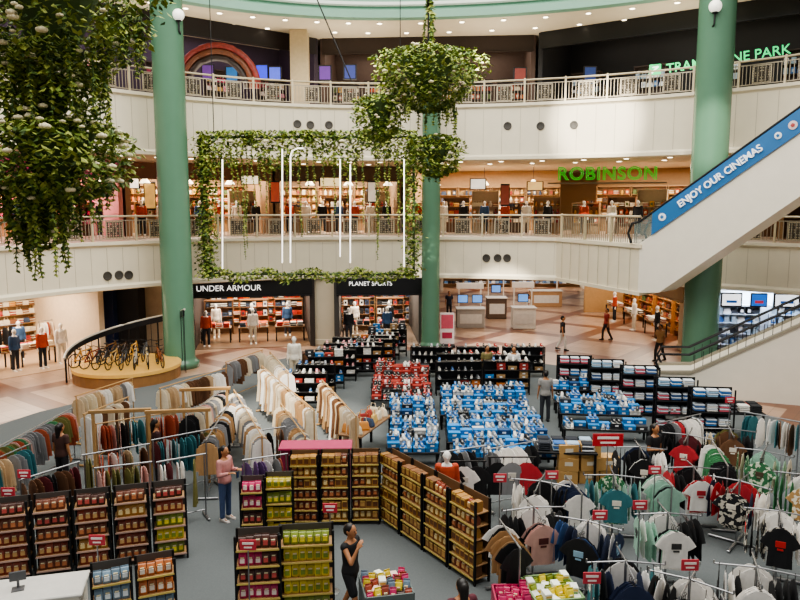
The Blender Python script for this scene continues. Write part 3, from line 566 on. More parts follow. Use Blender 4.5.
# ---------------------------------------------------------------- bazaar: snack racks
ORD=['lowest','second','third','fourth','fifth','top']
def pouch(c,c2,w=.125,h=.225,t=.13):
    b=MB(); rc=lambda w,d,z:[(-w/2,-d/2,z),(0,-d*.62,z),(w/2,-d/2,z),(w/2,d/2,z),(0,d*.62,z),(-w/2,d/2,z)]
    b.loft([rc(w*.95,t*.8,0),rc(w,t,h*.2),rc(w,t*.9,h*.6),rc(w*.97,t*.35,h*.86),rc(w,.008,h*.92),rc(w,.008,h)])
    b.box((0,-t*.57,h*.4),(w*.62,.02,h*.36),1,.004); b.box((0,-t*.52,h*.66),(w*.5,.02,h*.08),2); return b.mesh('snack_pouch',[mat(c,.35,0,0,.2,12,0,.22),mat(c2,.4,0,0,.2,20,0,.2),mat('e8dab2',.4)])
def sbox(c,c2,w=.135,h=.2,d=.2):
    b=MB(); b.box((0,0,h/2),(w,d,h),0,.006); b.box((0,-d/2-.002,h*.48),(w*.7,.006,h*.5),1); b.box((0,-d/2-.004,h*.84),(w*.8,.005,h*.12),2); return b.mesh('snack_box',[mat(c,.4,0,0,.2,12,0,.22),mat(c2,.4,0,0,.3,20,0,.2),mat('d8b668',.4)])
def jar(c,c2):
    b=MB(); b.lathe([(.055,0),(.062,.015),(.062,.14),(.05,.17)],12); b.lathe([(.056,.17),(.058,.175),(.058,.205),(.03,.21)],12,1); b.lathe([(.064,.04),(.064,.11)],12,2); return b.mesh('snack_jar',[mat(c,.3,0,0,.2,20),mat(c2,.4),mat('d8b874',.4)])
PK={'brown':('snack_pouch','brown snack pouch',pouch('744330','b8734a')),'rust':('snack_pouch','rust-red snack pouch',pouch('8c4230','c49a64')),'green':('snack_pouch','green snack pouch',pouch('7d8c36','dccc48')),'yellow':('snack_pouch','yellow snack pouch',pouch('d4c038','7d8c36')),'pink':('snack_pouch','pink snack pouch',pouch('b83262','e8d4cc')),'choc':('snack_pouch','dark brown snack pouch',pouch('4c2c22','b8504a')),'bluep':('snack_pouch','blue-grey snack pouch',pouch('6f8698','d4dadc')),'orange':('snack_pouch','orange snack pouch',pouch('b86c3c','e6d8c8')),'gold':('snack_pouch','golden snack pouch',pouch('a87a3c','e0c890')),
 'bbox':('snack_box','brown snack box',sbox('7c5130','b48a50')),'gbox':('snack_box','golden snack box',sbox('a4763a','6a4024')),'jar':('snack_jar','amber snack jar',jar('8c5028','c4a250')),'pbox':('snack_box','pink-white snack box',sbox('e0c0b8','c2386a')),'greenb':('snack_box','green and white snack box',sbox('e6eadc','5f9c48'))}
wood=mat('a8835c',.55,0,0,.2,5); gry=mat('4c4845',.6); tanb=mat('6e5338',.6)
def shelf_rack(P,rz,w,h,d,n,label,name='snack_rack',cat='rack',fm=blk,sm=wood,bm=gry,strip='d9c26a',group=None):
    t=E(name,P,rz,label,cat,group)
    um=meshc(('up',h,fm.name),lambda:MB().box((0,0,h/2),(.04,.04,h),0,.006).mesh('upright',fm))
    for sx in (-1,1):
        for sy in (-1,1): put(um,'upright',t,(sx*(w/2-.02),sy*(d/2-.02),0))
    if bm: put(meshc(('bp',round(w,3),h,bm.name),lambda:MB().box((0,0,h/2+.05),(w-.04,.015,h-.1),0,.003).mesh('back_panel',bm)),'back_panel',t,(0,d/2-.03,0))
    s_=meshc(('sh',round(w,3),d,sm.name),lambda:MB().box((0,0,0),(w-.05,d-.02,.025),0,.005).mesh('shelf',sm)); p_=meshc(('ps',round(w,3),strip),lambda:MB().box((0,0,0),(w-.06,.012,.035),0,.003).mesh('price_strip',mat(strip,.5)))
    zs=[.12+i*(h-.38)/(n-1) for i in range(n)]
    for z in zs:
        so=put(s_,'shelf',t,(0,0,z)); put(p_,'price_strip',so,(0,-d/2+.005,.0))
    return zs
def stock(P,rz,w,d,zs,keys,iw,where):
    for i,z in enumerate(zs):
        n=int((w-.06)/iw); o_='top' if i==len(zs)-1 else ORD[i]; kk=keys[i%len(keys)]; cur=None
        for j in range(n):
            if cur is None or (isinstance(kk,tuple) and random.random()<.45): cur=random.choice(kk) if isinstance(kk,tuple) else kk
            nm,ds,me=PK[cur]
            q=loc(P,rz,(j-(n-1)/2)*iw,-d/2+.12+random.uniform(-.015,.015),z+.014)
            item(me,nm,q,rz+random.uniform(-.05,.05),'%s on the %s shelf of the %s'%(ds,o_,where),'snack pack',420,(1,1,random.uniform(.9,1.05)))
def snack(P,rz,w,h,n,keys,label,where,iw=.13,d=.38,bm=gry,strip='c8b264'):
    zs=shelf_rack(P,rz,w,h,d,n,label,bm=bm,strip=strip); stock(P,rz,w,d,zs,keys,iw,where)
for i,(u,v,rz,w,ks,ad) in enumerate(((258,531,.12,.78,['choc','pink','choc',('pink','choc'),'choc'],'pink and dark brown'),(306,527,.12,.95,['green','yellow',('green','yellow'),'yellow','green'],'green and yellow'))):
    P=at(u,v,1.55,0); snack(P,rz,w,1.55,5,ks,'front snack rack stacked with %s pouches'%ad,'front %s rack'%ad,.13)
a=at(88,568,1.3,0); e=at(176,553,1.3,0); rz=atan2((e-a).y,(e-a).x)
for i in range(2):
    P=a+(e-a)*((i+.5)/2); snack(P,rz,(e-a).length/2-.04,1.3,4,[['bluep','orange','bluep','bluep'],['orange','bluep','orange','orange']][i],'%s low rack of grey and orange pouches at bottom left edge'%['left','right'][i],'%s bottom-left rack'%['left','right'][i],.135)
a=at(-6,580); e=at(190,554); dirv=(e-a); rz=atan2(dirv.y,dirv.x); nn=['leftmost','second','third','fourth','rightmost']
for i in range(5):
    P=a+dirv*((i+.5)/5); w=dirv.length/5-.05
    snack(V((P.x,P.y,0)),rz,w,1.55,5,[['rust',('brown','rust'),'rust','brown','choc'],['brown','rust',('brown','choc'),'choc','brown'],['rust',('rust','gold'),'brown','rust','choc'],['brown','rust','rust',('choc','gold'),'brown'],['green','yellow',('green','yellow'),'rust','choc']][i],'%s black snack rack in the front-left row, full of %s pouches'%(nn[i],'green and rust' if i==4 else 'brown and rust'),'%s front-left rack'%nn[i],.128,strip='b8988a')
mx1=('bbox','brown','gold','gbox'); mx2=('gbox','bbox','rust'); mx3=('jar','gold','brown')
M0=at(290,524); M1=at(381,521)
for i in range(3):
    P=M0+(M1-M0)*((i+.5)/3); w=(M1-M0).length/3-.03
    snack(P,0.02,w,1.65,6,[mx1,mx2,'brown',mx1,mx3,mx1],'%s wooden snack rack in the middle row facing the front'%['left','centre','right'][i],'%s middle-row rack'%['left','centre','right'][i],.14,bm=tanb)
R0=at(383,521); R1=at(481,588); dv=R1-R0; rz=atan2(dv.y,dv.x); fn=['farthest','second farthest','second nearest','nearest']
for i in range(4):
    P=R0+dv*((i+.5)/4)+V((.05,.1,0)); w=dv.length/4-.05
    snack(P,rz,w,1.65,6,[mx2,mx1,'gbox',mx3,mx1,mx2],'%s wooden snack rack of the angled row, packed with brown goods'%fn[i],'%s angled-row rack'%fn[i],.14,bm=tanb)
for i,(u,v,w,ks,ad) in enumerate(((252,478,.5,['pink','choc','pink','pink'],'pink'),(279,474,.6,['yellow','yellow','green','yellow'],'yellow'))):
    P=at(u,v,1.4,0); snack(P,.1,w,1.4,4,ks,'narrow rack of %s pouches left of the middle racks'%ad,'narrow %s pouch rack'%ad,.13)
P=at(32,588,1.,0); t=E('checkout_counter',P,.25,'white checkout counter at the bottom left corner','counter'); b=MB(); b.box((0,0,.48),(1.5,.7,.96),0,.02); b.obj('body',white,t); MB().box((0,0,.98),(1.6,.8,.05),0,.015).obj('worktop',mat('d8d6d0',.3),t)
b=MB(); b.box((0,0,.01),(.18,.16,.02),0,.005); b.tube((0,.04,.02),(0,.05,.16),.02); b.box((0,.05,.2),(.24,.03,.16),0,.01); tag(b.obj('cash_terminal',mat('5a5b5e',.4),None,False,loc(P,.25,-.2,0,1.005),.4),'grey cash terminal on the white checkout counter','terminal')
def bin_(P,rz,w,d,h,c,label,items,where):
    t=E('display_bin',P,rz,label,'bin'); b=MB()
    for s in (-1,1): b.box((s*w/2,0,h/2),(.03,d,h)); b.box((0,s*d/2,h/2),(w,.03,h))
    b.obj('side_panels',mat(c,.5),t); MB().box((0,0,h*.7),(w-.03,d-.03,.03)).obj('inner_tray',mat('8f8a84',.6),t)
    nx=int(w/.13); ny=int(d/.15)
    for i in range(nx):
        for j in range(ny):
            nm,ds,me=PK[random.choice(items)]; d_='%s lying in the %s'%(ds,where)
            o=tag(put(me,nm,None,loc(P,rz,(i-(nx-1)/2)*.13,(j-(ny-1)/2)*.145,h*.7+.016),rz+random.uniform(-.5,.5)),d_,'snack pack',d_); o.scale=(.9,.9,U(.9,1.5))
bin_(at(386,578,.8,0),.2,.8,.75,.7,'5f6866','low bin of pink and white packs at the bottom edge',['pbox','bluep','pink','greenb','choc','rust','yellow'],'low bin by the walking man')
bin_(at(513,588,.8,0),.0,.6,.6,.7,'a3284e','pink bin of pouches at the bottom edge',['pink'],'pink bin at the bottom edge')
bin_(at(552,578,.9,0),.15,.8,.8,.75,'7f9a6c','green bin of green and white packs at the bottom edge',['greenb','green','greenb','green','yellow'],'green bin at the bottom edge')
# ---------------------------------------------------------------- garments
GC={'cream':'e0d2b8','white':'f2eee8','sand':'c8ae8c','rust':'a8543a','olive':'74703e','black':'19191c','teal':'3a747c','grey':'88888a','brown':'6e4c34','dusty pink':'cfa39a','maroon':'6a2a30','blue':'406294','navy':'222e4c','green':'4a8a5c','mint':'9cc2b0','red':'b8323a','purple':'6a4c7c','tan':'b08a60','patterned green':('3f7a52','dfe4cc'),'patterned tan':('b9925e','efe4cc'),'patterned black':('202024','c9c2b4')}
def ring(z,w,d,fw,ph=0,n=16):
    out=[]
    for q in range(n):
        a=q*2*pi/n; sx,sy=cos(a),sin(a); f=1+fw*sin(a*5+ph)
        out.append((w*math.copysign(abs(sx)**.7,sx),d*math.copysign(abs(sy)**.6,sy)*f,z))
    return out
def garment(kind,c,pr=None):
    b=MB(); o=-.1; pt=None
    if isinstance(c,tuple): c,pt=c
    if kind=='dress': pf=[(0,.07,.01),(-.06,.16,.012),(-.12,.17,.014),(-.4,.15,.017),(-.75,.18,.026),(-1.15,.22,.032)]
    elif kind=='blouse': pf=[(0,.07,.007),(-.06,.18,.009),(-.13,.195,.012),(-.4,.19,.014),(-.78,.205,.018)]
    else: pf=[(0,.08,.006),(-.08,.19,.008),(-.17,.22,.01),(-.36,.215,.013),(-.55,.22,.015),(-.74,.23,.018)]
    lo=[ring(z+o,w,d,.0 if i<2 else .12*i,i*.4) for i,(z,w,d) in enumerate(pf)]
    b.loft(lo[::-1])
    if kind!='dress':
        L=.2 if kind=='tee' else .5
        for s in (-1,1):
            k=(.52,-.85) if kind=='tee' else (.13,-1); p=V((s*.155,0,-.12+o)); q=p+V((s*k[0],0,k[1])).normalized()*(L+.06); dr=(q-p).normalized(); w=dr.cross(V((0,1,0))); tt=.008 if kind=='tee' else .012
            def sl_(cc,a,t): return [cc+w*a*cos(g*pi/4)+V((0,1,0))*t*sin(g*pi/4) for g in range(8)]
            b.loft([sl_(p,.075,tt),sl_((p+q)/2,.088 if kind=='tee' else .072,tt*1.1),sl_(q,.092 if kind=='tee' else .062,tt*1.2)])
    if pr: b.box((0,-.015,-.29+o),(.18,.012,.12),1,.004); b.box((0,-.016,-.39+o),(.11,.012,.035),1)
    return b.mesh(kind,[mat(c,.85,0,0,.12,9,.1,.1,1.,pt),mat(pr or 'ffffff',.7)],False)
hg=MB(); hg.path([(0,0,-.1),(0,0,-.03),(.02,0,0),(.0,0,.025),(-.02,0,.01)],.006,5); hg.tube((-.16,0,-.17),(0,0,-.09),.006); hg.tube((.16,0,-.17),(0,0,-.09),.006); HG=hg.mesh('hanger',mat('2a2422',.4))
GN={'tee':('t_shirt','t-shirt'),'blouse':('blouse','long-sleeved top'),'dress':('long_dress','long dress')}
def hang(kind,cn,P,rz,where,pr=None,hanger=False,sc=(1,1,1)):
    me=meshc(('g',kind,cn,pr),lambda:garment(kind,GC[cn],pr)); nm,w=GN[kind]
    o=item(me,nm,P,rz,'%s %s%s hanging on the %s'%(cn,w,' with chest print' if pr else '',where),w,350,sc)
    if o and hanger: put(HG,'hanger',o)
    return o
def rail_rack(p,q,h,kind,cols,where,label,sp=.1,fm=steel,hanger=False,mix=.5):
    p=V((p.x,p.y,0)); q=V((q.x,q.y,0)); c=(p+q)/2; L=(q-p).length; rz=atan2((q-p).y,(q-p).x)
    t=E('clothes_rack',c,rz,label,'clothes rack')
    MB().tube((-L/2-.04,0,h),(L/2+.04,0,h),.018).obj('rail',fm,t)
    pm_=meshc(('rp',h,fm.name),lambda:MB().tube((0,0,.08),(0,0,h),.018).mesh('post',fm)); fm_=meshc(('rf',fm.name),lambda:MB().box((0,0,.05),(.05,.5,.05),0,.012).mesh('foot',fm))
    for s in (-1,1): put(pm_,'post',t,(s*L/2,0,0)); put(fm_,'foot',t,(s*L/2,0,0))
    MB().tube((-L/2,0,.2),(L/2,0,.2),.014).obj('lower_bar',fm,t)
    cn=random.choice(cols); x=-L/2+.06
    while x<L/2-.04:
        if random.random()<mix: cn=random.choice(cols)
        hang(kind,cn,loc(c,rz,x,0,h),rz+pi/2+random.uniform(-.35,.35),where,None,hanger,(U(.8,1.08),U(.8,1.3),U(.75,1.12)))
        x+=sp*random.choice((.6,.8,1,1,1.3,2.0))
RL=[]
def rr(*a,**k): RL.append((a,k))
wr=mat('b08a5a',.5)
rr(-4,448,72,408,'blouse',['green','rust','grey','olive','dusty pink'],'far-left rack','far-left clothes rack of mixed colour tops running into depth')
rr(-30,470,30,444,'blouse',['rust','brown','teal','sand','grey'],'rack cut by the left edge','clothes rack of rust and teal tops cut by the left edge')
rr(76,396,132,378,'blouse',['white','cream','sand','grey'],'pale rack below the round platform','rack of white and cream tops below the round platform',fm=wr)
rr(84,455,148,444,'blouse',['brown','olive','white','rust','sand'],'rack behind the second front-left rack','rack of brown and olive tops behind the front snack row')
rr(153,440,216,428,'blouse',['black','olive','teal','brown','maroon'],'dark rack right of the red-shirted person','rack of dark tops right of the red-shirted person')
rr(20,480,78,462,'blouse',['black','grey','brown','maroon'],'dark rack behind the leftmost snack racks','rack of black and grey tops behind the leftmost snack racks')
rr(96,424,198,408,'blouse',['rust','teal','sand','black','dusty pink'],'long wooden rack at left','long wooden rack of rust and teal tops at left',fm=wr)
rr(96,468,150,462,'blouse',['sand','cream','olive','dusty pink'],'sand rack behind the third snack rack','rack of sand and pink tops behind the third snack rack')
rr(158,462,204,454,'dress',['black','maroon','white','olive'],'dark dress rack behind the fourth snack rack','rack of black and maroon dresses behind the fourth snack rack',sp=.13)
rr(160,388,226,368,'blouse',['cream','sand','white','brown'],'cream rack under the left column','rack of cream tops standing before the left green column',fm=wr)
rr(234,390,262,436,'blouse',['white','cream','grey','white','tan'],'white rack along the left aisle','rack of white tops running along the left aisle',fm=wr,mix=.8)
rr(262,366,314,410,'dress',['cream','sand','cream','white','tan'],'long-dress rack in the middle','rack of cream long dresses running toward the camera',h=1.6,fm=wr,sp=.15,mix=.8)
rr(322,380,356,416,'dress',['cream','white','sand','tan','brown'],'short dress rack beside the shoes','shorter rack of cream dresses beside the shoe racks',h=1.5,fm=wr,sp=.15,mix=.8)
rr(84,414,128,397,'dress',['white','cream','brown'],'left cream dress rack','rack of white and brown dresses at left',fm=wr,sp=.13)
rr(186,416,224,388,'blouse',['black','dusty pink','grey','cream'],'rack beside the cream rack','rack of black and pink tops beside the cream rack')
rr(244,460,286,454,'blouse',['purple','grey','rust','white'],'purple rack behind the narrow pouch racks','rack of purple and grey tops behind the narrow pouch racks')
rr(281,404,305,436,'blouse',['cream','sand','grey','tan'],'short rack right of the left aisle','short rack of sand tops between aisle and dresses',fm=wr)
rr(262,430,290,426,'blouse',['brown','white','black'],'small rack across the left aisle','small rack of brown and white tops across the left aisle',h=1.35)
rr(206,440,232,398,'blouse',['white','tan','grey','black'],'narrow rack left of the aisle','narrow rack of white and tan tops left of the aisle')
rr(226,362,262,350,'blouse',['cream','grey','brown'],'small rack near the sportswear shop','small rack of cream and brown tops near the dark sportswear shop',fm=wr)
rr(270,352,288,372,'blouse',['white','sand','cream'],'small pale rack beside the white plinth','small rack of pale tops beside the white plinth',fm=wr)
rr(302,352,336,346,'blouse',['brown','black','sand'],'brown rack behind the white plinth','rack of brown and black tops behind the white plinth')
rr(655,424,700,414,'blouse',['black','white','red','grey'],'back rail by the maroon rack','back rail of black and red tops behind the maroon rack')
rr(745,412,800,422,'blouse',['black','teal','brown','white'],'back rail near the stair','back rail of dark tops near the lower stair')
rr(712,440,728,466,'blouse',['white','green','black'],'short rail left of the green rack','short rail of white and green tops left of the green rack')
rr(500,520,520,548,'tee',['black','white','black','tan'],'rail beside the pink rack','rail of black and white tees beside the pink rack',sp=.11,h=1.35)
rr(655,470,672,486,'tee',['white','mint','black'],'short rail between the teal and red racks','short rail of white and mint tees between the teal and red racks',sp=.1,h=1.35)
rr(722,596,738,630,'tee',['black','white','navy'],'rail at the bottom edge','rail of black and navy tees at the bottom edge',sp=.11,h=1.35)
rr(566,476,582,494,'tee',['black','white','navy'],'short rail beside the cartons','short rail of black and white tees beside the cartons',sp=.1,h=1.35)
def fourway(P,rz,cols,where,label,h=1.4,n=4,pr=None):
    t=E('four_way_rack',P,rz,label,'clothes rack')
    MB().tube((0,0,.05),(0,0,h),.022).obj('post',steel,t)
    am=meshc(('fw',h),lambda:MB().tube((0,0,h-.02),(.62,0,h-.06),.014).tube((.62,0,h-.06),(.62,0,h+.0),.014).mesh('arm',steel)); bm=meshc('fb',lambda:MB().box((.28,0,.05),(.56,.05,.05),0,.01).mesh('foot',steel))
    for k in range(4): put(am,'arm',t,(0,0,0),k*pi/2); put(bm,'foot',t,(0,0,0),k*pi/2)
    for k in range(4):
        a=rz+k*pi/2; dx,dy=cos(a),sin(a); cn=cols[k%len(cols)]; nn_=n if k!=2 else 2
        for j in range(nn_):
            c2=cn if j==nn_-1 or random.random()<.4 else random.choice(cols); r=.24+j*.1
            p_=(pr if j==nn_-1 and k!=2 else None)
            hang('tee',c2,V((P.x+dx*r,P.y+dy*r,h-.05-.03*(nn_-1-j))),face(dx,dy)+random.uniform(-.15,.15),where,p_,True,(U(.9,1.02) if j==nn_-1 else U(.82,.92),1,U(.88,1.02)))
T4=[(757,566,['white','black','white','black'],'white four-way rack in bottom-right corner','2a2a2c',8),(690,578,['white','black','white','black'],'white four-way rack at bottom edge','2a2a2c',-12),(626,560,['navy','white','black','teal'],'dark four-way rack near bottom edge','e8e0d0',15),(588,520,['black','navy','white','blue'],'navy four-way rack','8fb0c8',-15),(668,512,['white','black','white','mint'],'big white four-way rack','3a3a3a',18),(780,510,['black','white','white','patterned black'],'black four-way rack at right edge','c9302c',5),(534,506,['dusty pink','black','white','black'],'pink four-way rack beside the navy one','5a2a2a',20),(540,480,['white','black','black','white'],'four-way rack behind the angled row','c9302c',-10),(614,474,['teal','mint','patterned green','teal'],'teal four-way rack','e8e0d0',8),(740,480,['patterned black','white','red','navy'],'black-red four-way rack','e8e0d0',-14),(806,474,['patterned tan','black','white','green'],'tan four-way rack cut by right edge','e8e0d0',0),(694,466,['white','red','black','red'],'red four-way rack','b8323a',18),(764,450,['patterned green','cream','mint','patterned green'],'green four-way rack at right','5a4a3a',-6),(640,446,['black','white','navy','black'],'black four-way rack by the cartons','e8e0d0',12),(688,434,['red','black','maroon','black'],'maroon four-way rack farther back','e8e0d0',-8),(730,428,['brown','black','olive','cream'],'brown four-way rack farthest right','e8e0d0',10)]
for u,v,cs,w,pr,da in T4:
    P=at(u,v,1.4,0); fourway(P,atan2(-P.y,-P.x)+R(da),cs,w,'steel %s with hanging tees'%w,1.4,4,pr)
for a,k in [((442,452,484,446,'tee',['black','white','black','grey'],'left black tee rail','left rail of black and white tees beyond the angled row'),dict(sp=.13)),((489,449,536,441,'tee',['black','grey','red','white'],'right black tee rail','right rail of black and red tees beyond the angled row'),dict(sp=.13))]: RL.append((a,k))
RL.sort(key=lambda r:-max(r[0][1],r[0][3]))
for a,k in RL:
    h=k.pop('h',1.5); rail_rack(at(a[0],a[1],h,0),at(a[2],a[3],h,0),h,*a[4:],**k)
for u0,u1,v,cs,w in ((444,484,462,['black','white','black'],'front bar of the left tee display'),(490,534,458,['black','grey','red','white'],'front bar of the right tee display')):
    p=at(u0,v,1.45,0); q=at(u1,v,1.45,0); c=(p+q)/2; L=(q-p).length; t=E('display_bar',c,0,'black %s'%w,'clothes rack')
    MB().box((0,0,1.47),(L+.1,.03,.03),0,.005).obj('bar',blk,t)
    for s in (-1,1): MB().box((s*L/2,0,.73),(.04,.04,1.46),0,.006).obj('post',blk,t)
    n=max(3,int(L/.42))
    for i in range(n): hang('tee',cs[i%len(cs)],V((p.x+(i+.5)*L/n,p.y-.03,1.45)),U(-.15,.15),w,'d8d0c4' if i%2 else None,True)
for u,v,w in ((120,412,1.3),(178,412,1.4),(205,390,1.2)):
    p=at(u,v,1.9,0); t=E('wooden_frame',p,.15,'open wooden display frame %s'%{120:'above the left cream dresses',178:'above the long wooden rack',205:'near the left column foot'}[u],'frame')
    for s in (-1,1): MB().box((s*w/2,0,.95),(.07,.07,1.9),0,.01).obj('post',wr,t)
    MB().box((0,0,1.93),(w+.2,.09,.09),0,.01).obj('beam',wr,t)
# ---------------------------------------------------------------- shoes and boxes
def shoebox(c,c2):
    b=MB(); b.box((0,0,.055),(.32,.2,.11),0,.004); b.box((0,0,.112),(.33,.21,.036),1,.004); b.box((.0,-.102,.05),(.1,.006,.05),2); return b.mesh('shoe_box',[mat(c,.6,0,0,.12,6,0,.2),mat(c2,.6,0,0,.12,6,0,.2),mat('e6e6e6',.6)])
def shoe(c,c2,s=.95):
    b=MB()
    def l(x,w,z0,z1): return [(x,-w,z0),(x,w,z0),(x,w*.75,z1),(x,-w*.75,z1)]
    P_=[(-.14,.03,.0,.05),(-.12,.042,0,.1),(-.05,.045,.0,.105),(.0,.045,0,.075),(.07,.052,0,.055),(.12,.045,.0,.045),(.15,.02,.0,.03)]
    b.loft([[V(p)*s for p in l(x,w,.022,z+.022)] for x,w,_,z in P_]); b.loft([[V(p)*s for p in l(x,w*1.15,0,.025)] for x,w,_,z in P_],1); b.box((.03*s,0,.085*s),(.09*s,.035*s,.02*s),1,.004); return b.mesh('shoe',[mat(c,.6),mat(c2,.5)],False)
SB={'blue':shoebox('2573b4','2f86c8'),'red':shoebox('98302a','a83a30'),'dark':shoebox('2a2c30','3a3c40'),'white':shoebox('d8d4cc','e2ded6'),'navy':shoebox('1d3f6a','24507f'),'orange':shoebox('b8662c','c4743a'),'brown':shoebox('9a7a52','a88860')}
SH={n:shoe(a,b) for n,a,b in (('white','dedad2','d0ccc4'),('grey','8d9298','d2d0ca'),('black','222326','c8c6c0'),('red','b53a34','e6e2da'),('blue','3c6da6','d8d6d0'),('pink','d08a90','f0ece6'))}
def put_shoe(c,P,rz,where): item(SH[c],'shoe',P,rz,'%s sports shoe on %s'%(c,where),'shoe')
def put_box(c,P,rz,where): item(SB[c],'shoe_box',P,rz,'%s shoe box stacked in %s'%(c,where),'shoe box',330)
def box_island(p,rz,nx,row_n,pitch,c,alts,where,h=.42,shc=('white','grey','blue','black','grey'),ps=.8,wob=.22):
    for r in range(row_n):
        hh=h+(.0,.18,.08)[r%3]; P=loc(p,rz,U(-.08,.08),pitch*r); w=nx*.35; rb=random.choice((2,2,1))
        table(P,rz,w+.06,.5,hh,blk,blk,'black low table of shoe boxes in %s'%where,'low tables in %s'%where)
        for i in range(nx):
            x=(i-(nx-1)/2)*.35; base=rb+random.choice((0,0,0,1,1))
            for s_,y in ((0,-.12),(1,.12)):
                nl=base-(0 if s_ else 1); top=0
                for k in range(nl):
                    cc=c if random.random()<1-wob else random.choice(alts); top=k+1
                    put_box(cc,loc(P,rz,x+random.uniform(-.01,.01),y,hh+k*.131),rz+random.uniform(-.05,.05),where)
                if random.random()<ps:
                    for dx in (-.07,.07): put_shoe(random.choice(shc),loc(P,rz,x+dx,y,hh+top*.131),rz-pi/2+random.uniform(-.3,.3),'boxes in '+where)
box_island(V((2.75,18.6,0)),0,8,9,.74,'blue',['blue','white','navy','navy','dark'],'the right blue box island',ps=.62)
box_island(V((.35,19.0,0)),0,4,7,.74,'blue',['dark','white','navy'],'the left blue box island',ps=.58)
box_island(V((6.2,21.0,0)),-.1,7,5,1.0,'blue',['dark','dark','white','navy'],'the back-right box island',ps=.45)
box_island(V((9.2,22.0,0)),-.15,5,3,1.2,'navy',['dark','dark','white','blue'],'the dark island near the stair',ps=.5)
box_island(V((.05,24.4,0)),0,6,6,.74,'red',['dark','red','dark','orange'],'the red box island',shc=('black','red','black','pink','white'),ps=.5)
def shoe_rack(P,rz,w,where,shc):
    t=E('shoe_rack',P,rz,'black tiered shoe rack in %s'%where,'shoe rack','shoe racks in %s'%where)
    pm_=meshc('srp',lambda:MB().box((0,0,.65),(.04,.04,1.3),0,.006).mesh('upright',blk)); sm_=meshc(('srs',w),lambda:MB().box((0,0,0),(w,.3,.03),0,.006).mesh('shelf',blk))
    put(meshc(('srb',w),lambda:MB().box((0,.14,.7),(w-.05,.015,1.1),0,.003).mesh('back_panel',mat('232326',.6))),'back_panel',t)
    for s in (-1,1):
        for y in (-.13,.13): put(pm_,'upright',t,(s*w/2,y,0))
    for z in (.3,.62,.94,1.28):
        put(sm_,'shelf',t,(0,0,z)); bx=z<.4 or random.random()<.3
        n=int(w/(.35 if bx else .22))
        for i in range(n):
            q=loc(P,rz,-w/2+(i+.5)*w/n,0,z+.016)
            if random.random()<.12: continue
            if bx:
                cb=random.choice(('brown','orange','white','dark','red','blue'))
                for k in range(random.choice((1,1,2))): put_box(cb,q+V((0,0,k*.131)),rz+U(-.08,.08),'the tiered racks in '+where)
            else: put_shoe(random.choice(shc),q,rz-pi/2+random.uniform(-.25,.25),'a tiered rack in '+where)
mixc=('white','grey','pink','red','blue','black','white')
for r in range(2): shoe_rack(V((2.2+1.8*r,26.3+U(-.2,.2),0)),U(-.08,.08),1.7,'the row just behind the blue boxes',('white','black','blue','grey','white'))
for r in range(2): shoe_rack(V((2.3+1.8*r,27.7+U(-.2,.2),0)),U(-.08,.08),1.7,'the second row behind the blue boxes',('white','black','red','grey','white'))
for r in range(6):
    for k in range(2): shoe_rack(V((-3.3+k*1.75+r*.2+U(-.15,.15),(24.6+r*1.35 if k==0 else 29.3+r*.85)+U(-.12,.12),0)),U(-.1,.1),random.choice((1.4,1.5,1.6)),['the near shoe rack rows','the middle shoe rack rows','the far shoe rack rows'][r//2],mixc)
for r in range(3): shoe_rack(V((1.3+1.9*r,29.2,0)),U(-.08,.08),1.7,'the back shoe rack row',('white','black','red','grey'))
p=at(316,444,1.45,0); t=E('display_stand',p,.03,'tall pink-topped stand behind the middle snack racks','stand'); MB().box((0,0,.7),(1.6,.45,1.38),0,.02).obj('body',mat('8a2c4c',.6),t); MB().box((0,0,1.42),(1.7,.6,.06),0,.012).obj('top',mat('b83a64',.6),t)
p=at(366,424,.9,0); table(p,1.2,2.2,.7,.9,wd,blk,'wooden table of handbags left of the blue boxes',None)
for i in range(6):
    for y in (-.16,.16):
        c=random.choice(PAL['store']); me=meshc(('bag',c),lambda:bag(c,'4a3220')); d='%s handbag on the table left of the blue boxes'%cname(c); tag(put(me,'handbag',None,loc(p,1.2,(i-2.5)*.36,y,.9),random.uniform(0,3)),d,'handbag',d)
for i,(u,v) in enumerate(((575,356),(607,360),(640,366),(676,378),(712,388))):
    P=at(u,v,1.7,0); w=1.25; nm_=['leftmost','second','middle','fourth','rightmost'][i]; zs=shelf_rack(P,-.12,w,1.7,.42,4,'%s black shelf of folded blue clothes at back right'%nm_,'storage_shelf','shelf',blk,blk,blk,'2a2a2c')
    for k,z in enumerate(zs):
        for j in range(3):
            c=random.choice(['2f6fb0','e2ded6','8fb4cf','3a5a8a','c65a6a']); me=meshc(('fold2',c),lambda:fold(c,'cdd6de')); d='%s folded clothes on the %s back-right shelf'%(cname(c),nm_); tag(put(me,'folded_stack',None,loc(P,-.12,(j-1)*.36,-.03,z+.014),-.12),d,'folded clothes',d)
cart=MB(); cart.box((0,0,.17),(.5,.38,.34),0,.006); cart.box((0,0,.342),(.06,.385,.004),1); cart.box((0,-.192,.2),(.2,.004,.1),2); CT=cart.mesh('carton',[mat('b8915a',.8,0,0,.12,6),mat('d0b284',.5),mat('d8cfbd',.6)])
ctp=at(578,482)
for k,(x,y,z) in enumerate(((0,0,0),(.54,.05,0),(.02,.0,.345),(.56,.04,.345),(.0,.02,.69),(1.1,.1,0),(1.08,.08,.345),(.3,.5,0),(.32,.52,.345),(.85,.55,0),(.57,.06,.69))):
    tag(put(CT,'carton',None,V((ctp.x-.3+x,ctp.y+y,z)),random.uniform(-.08,.08)),'brown cardboard carton in the pile left of the teal tee rack','carton','cartons piled by the teal tee rack')
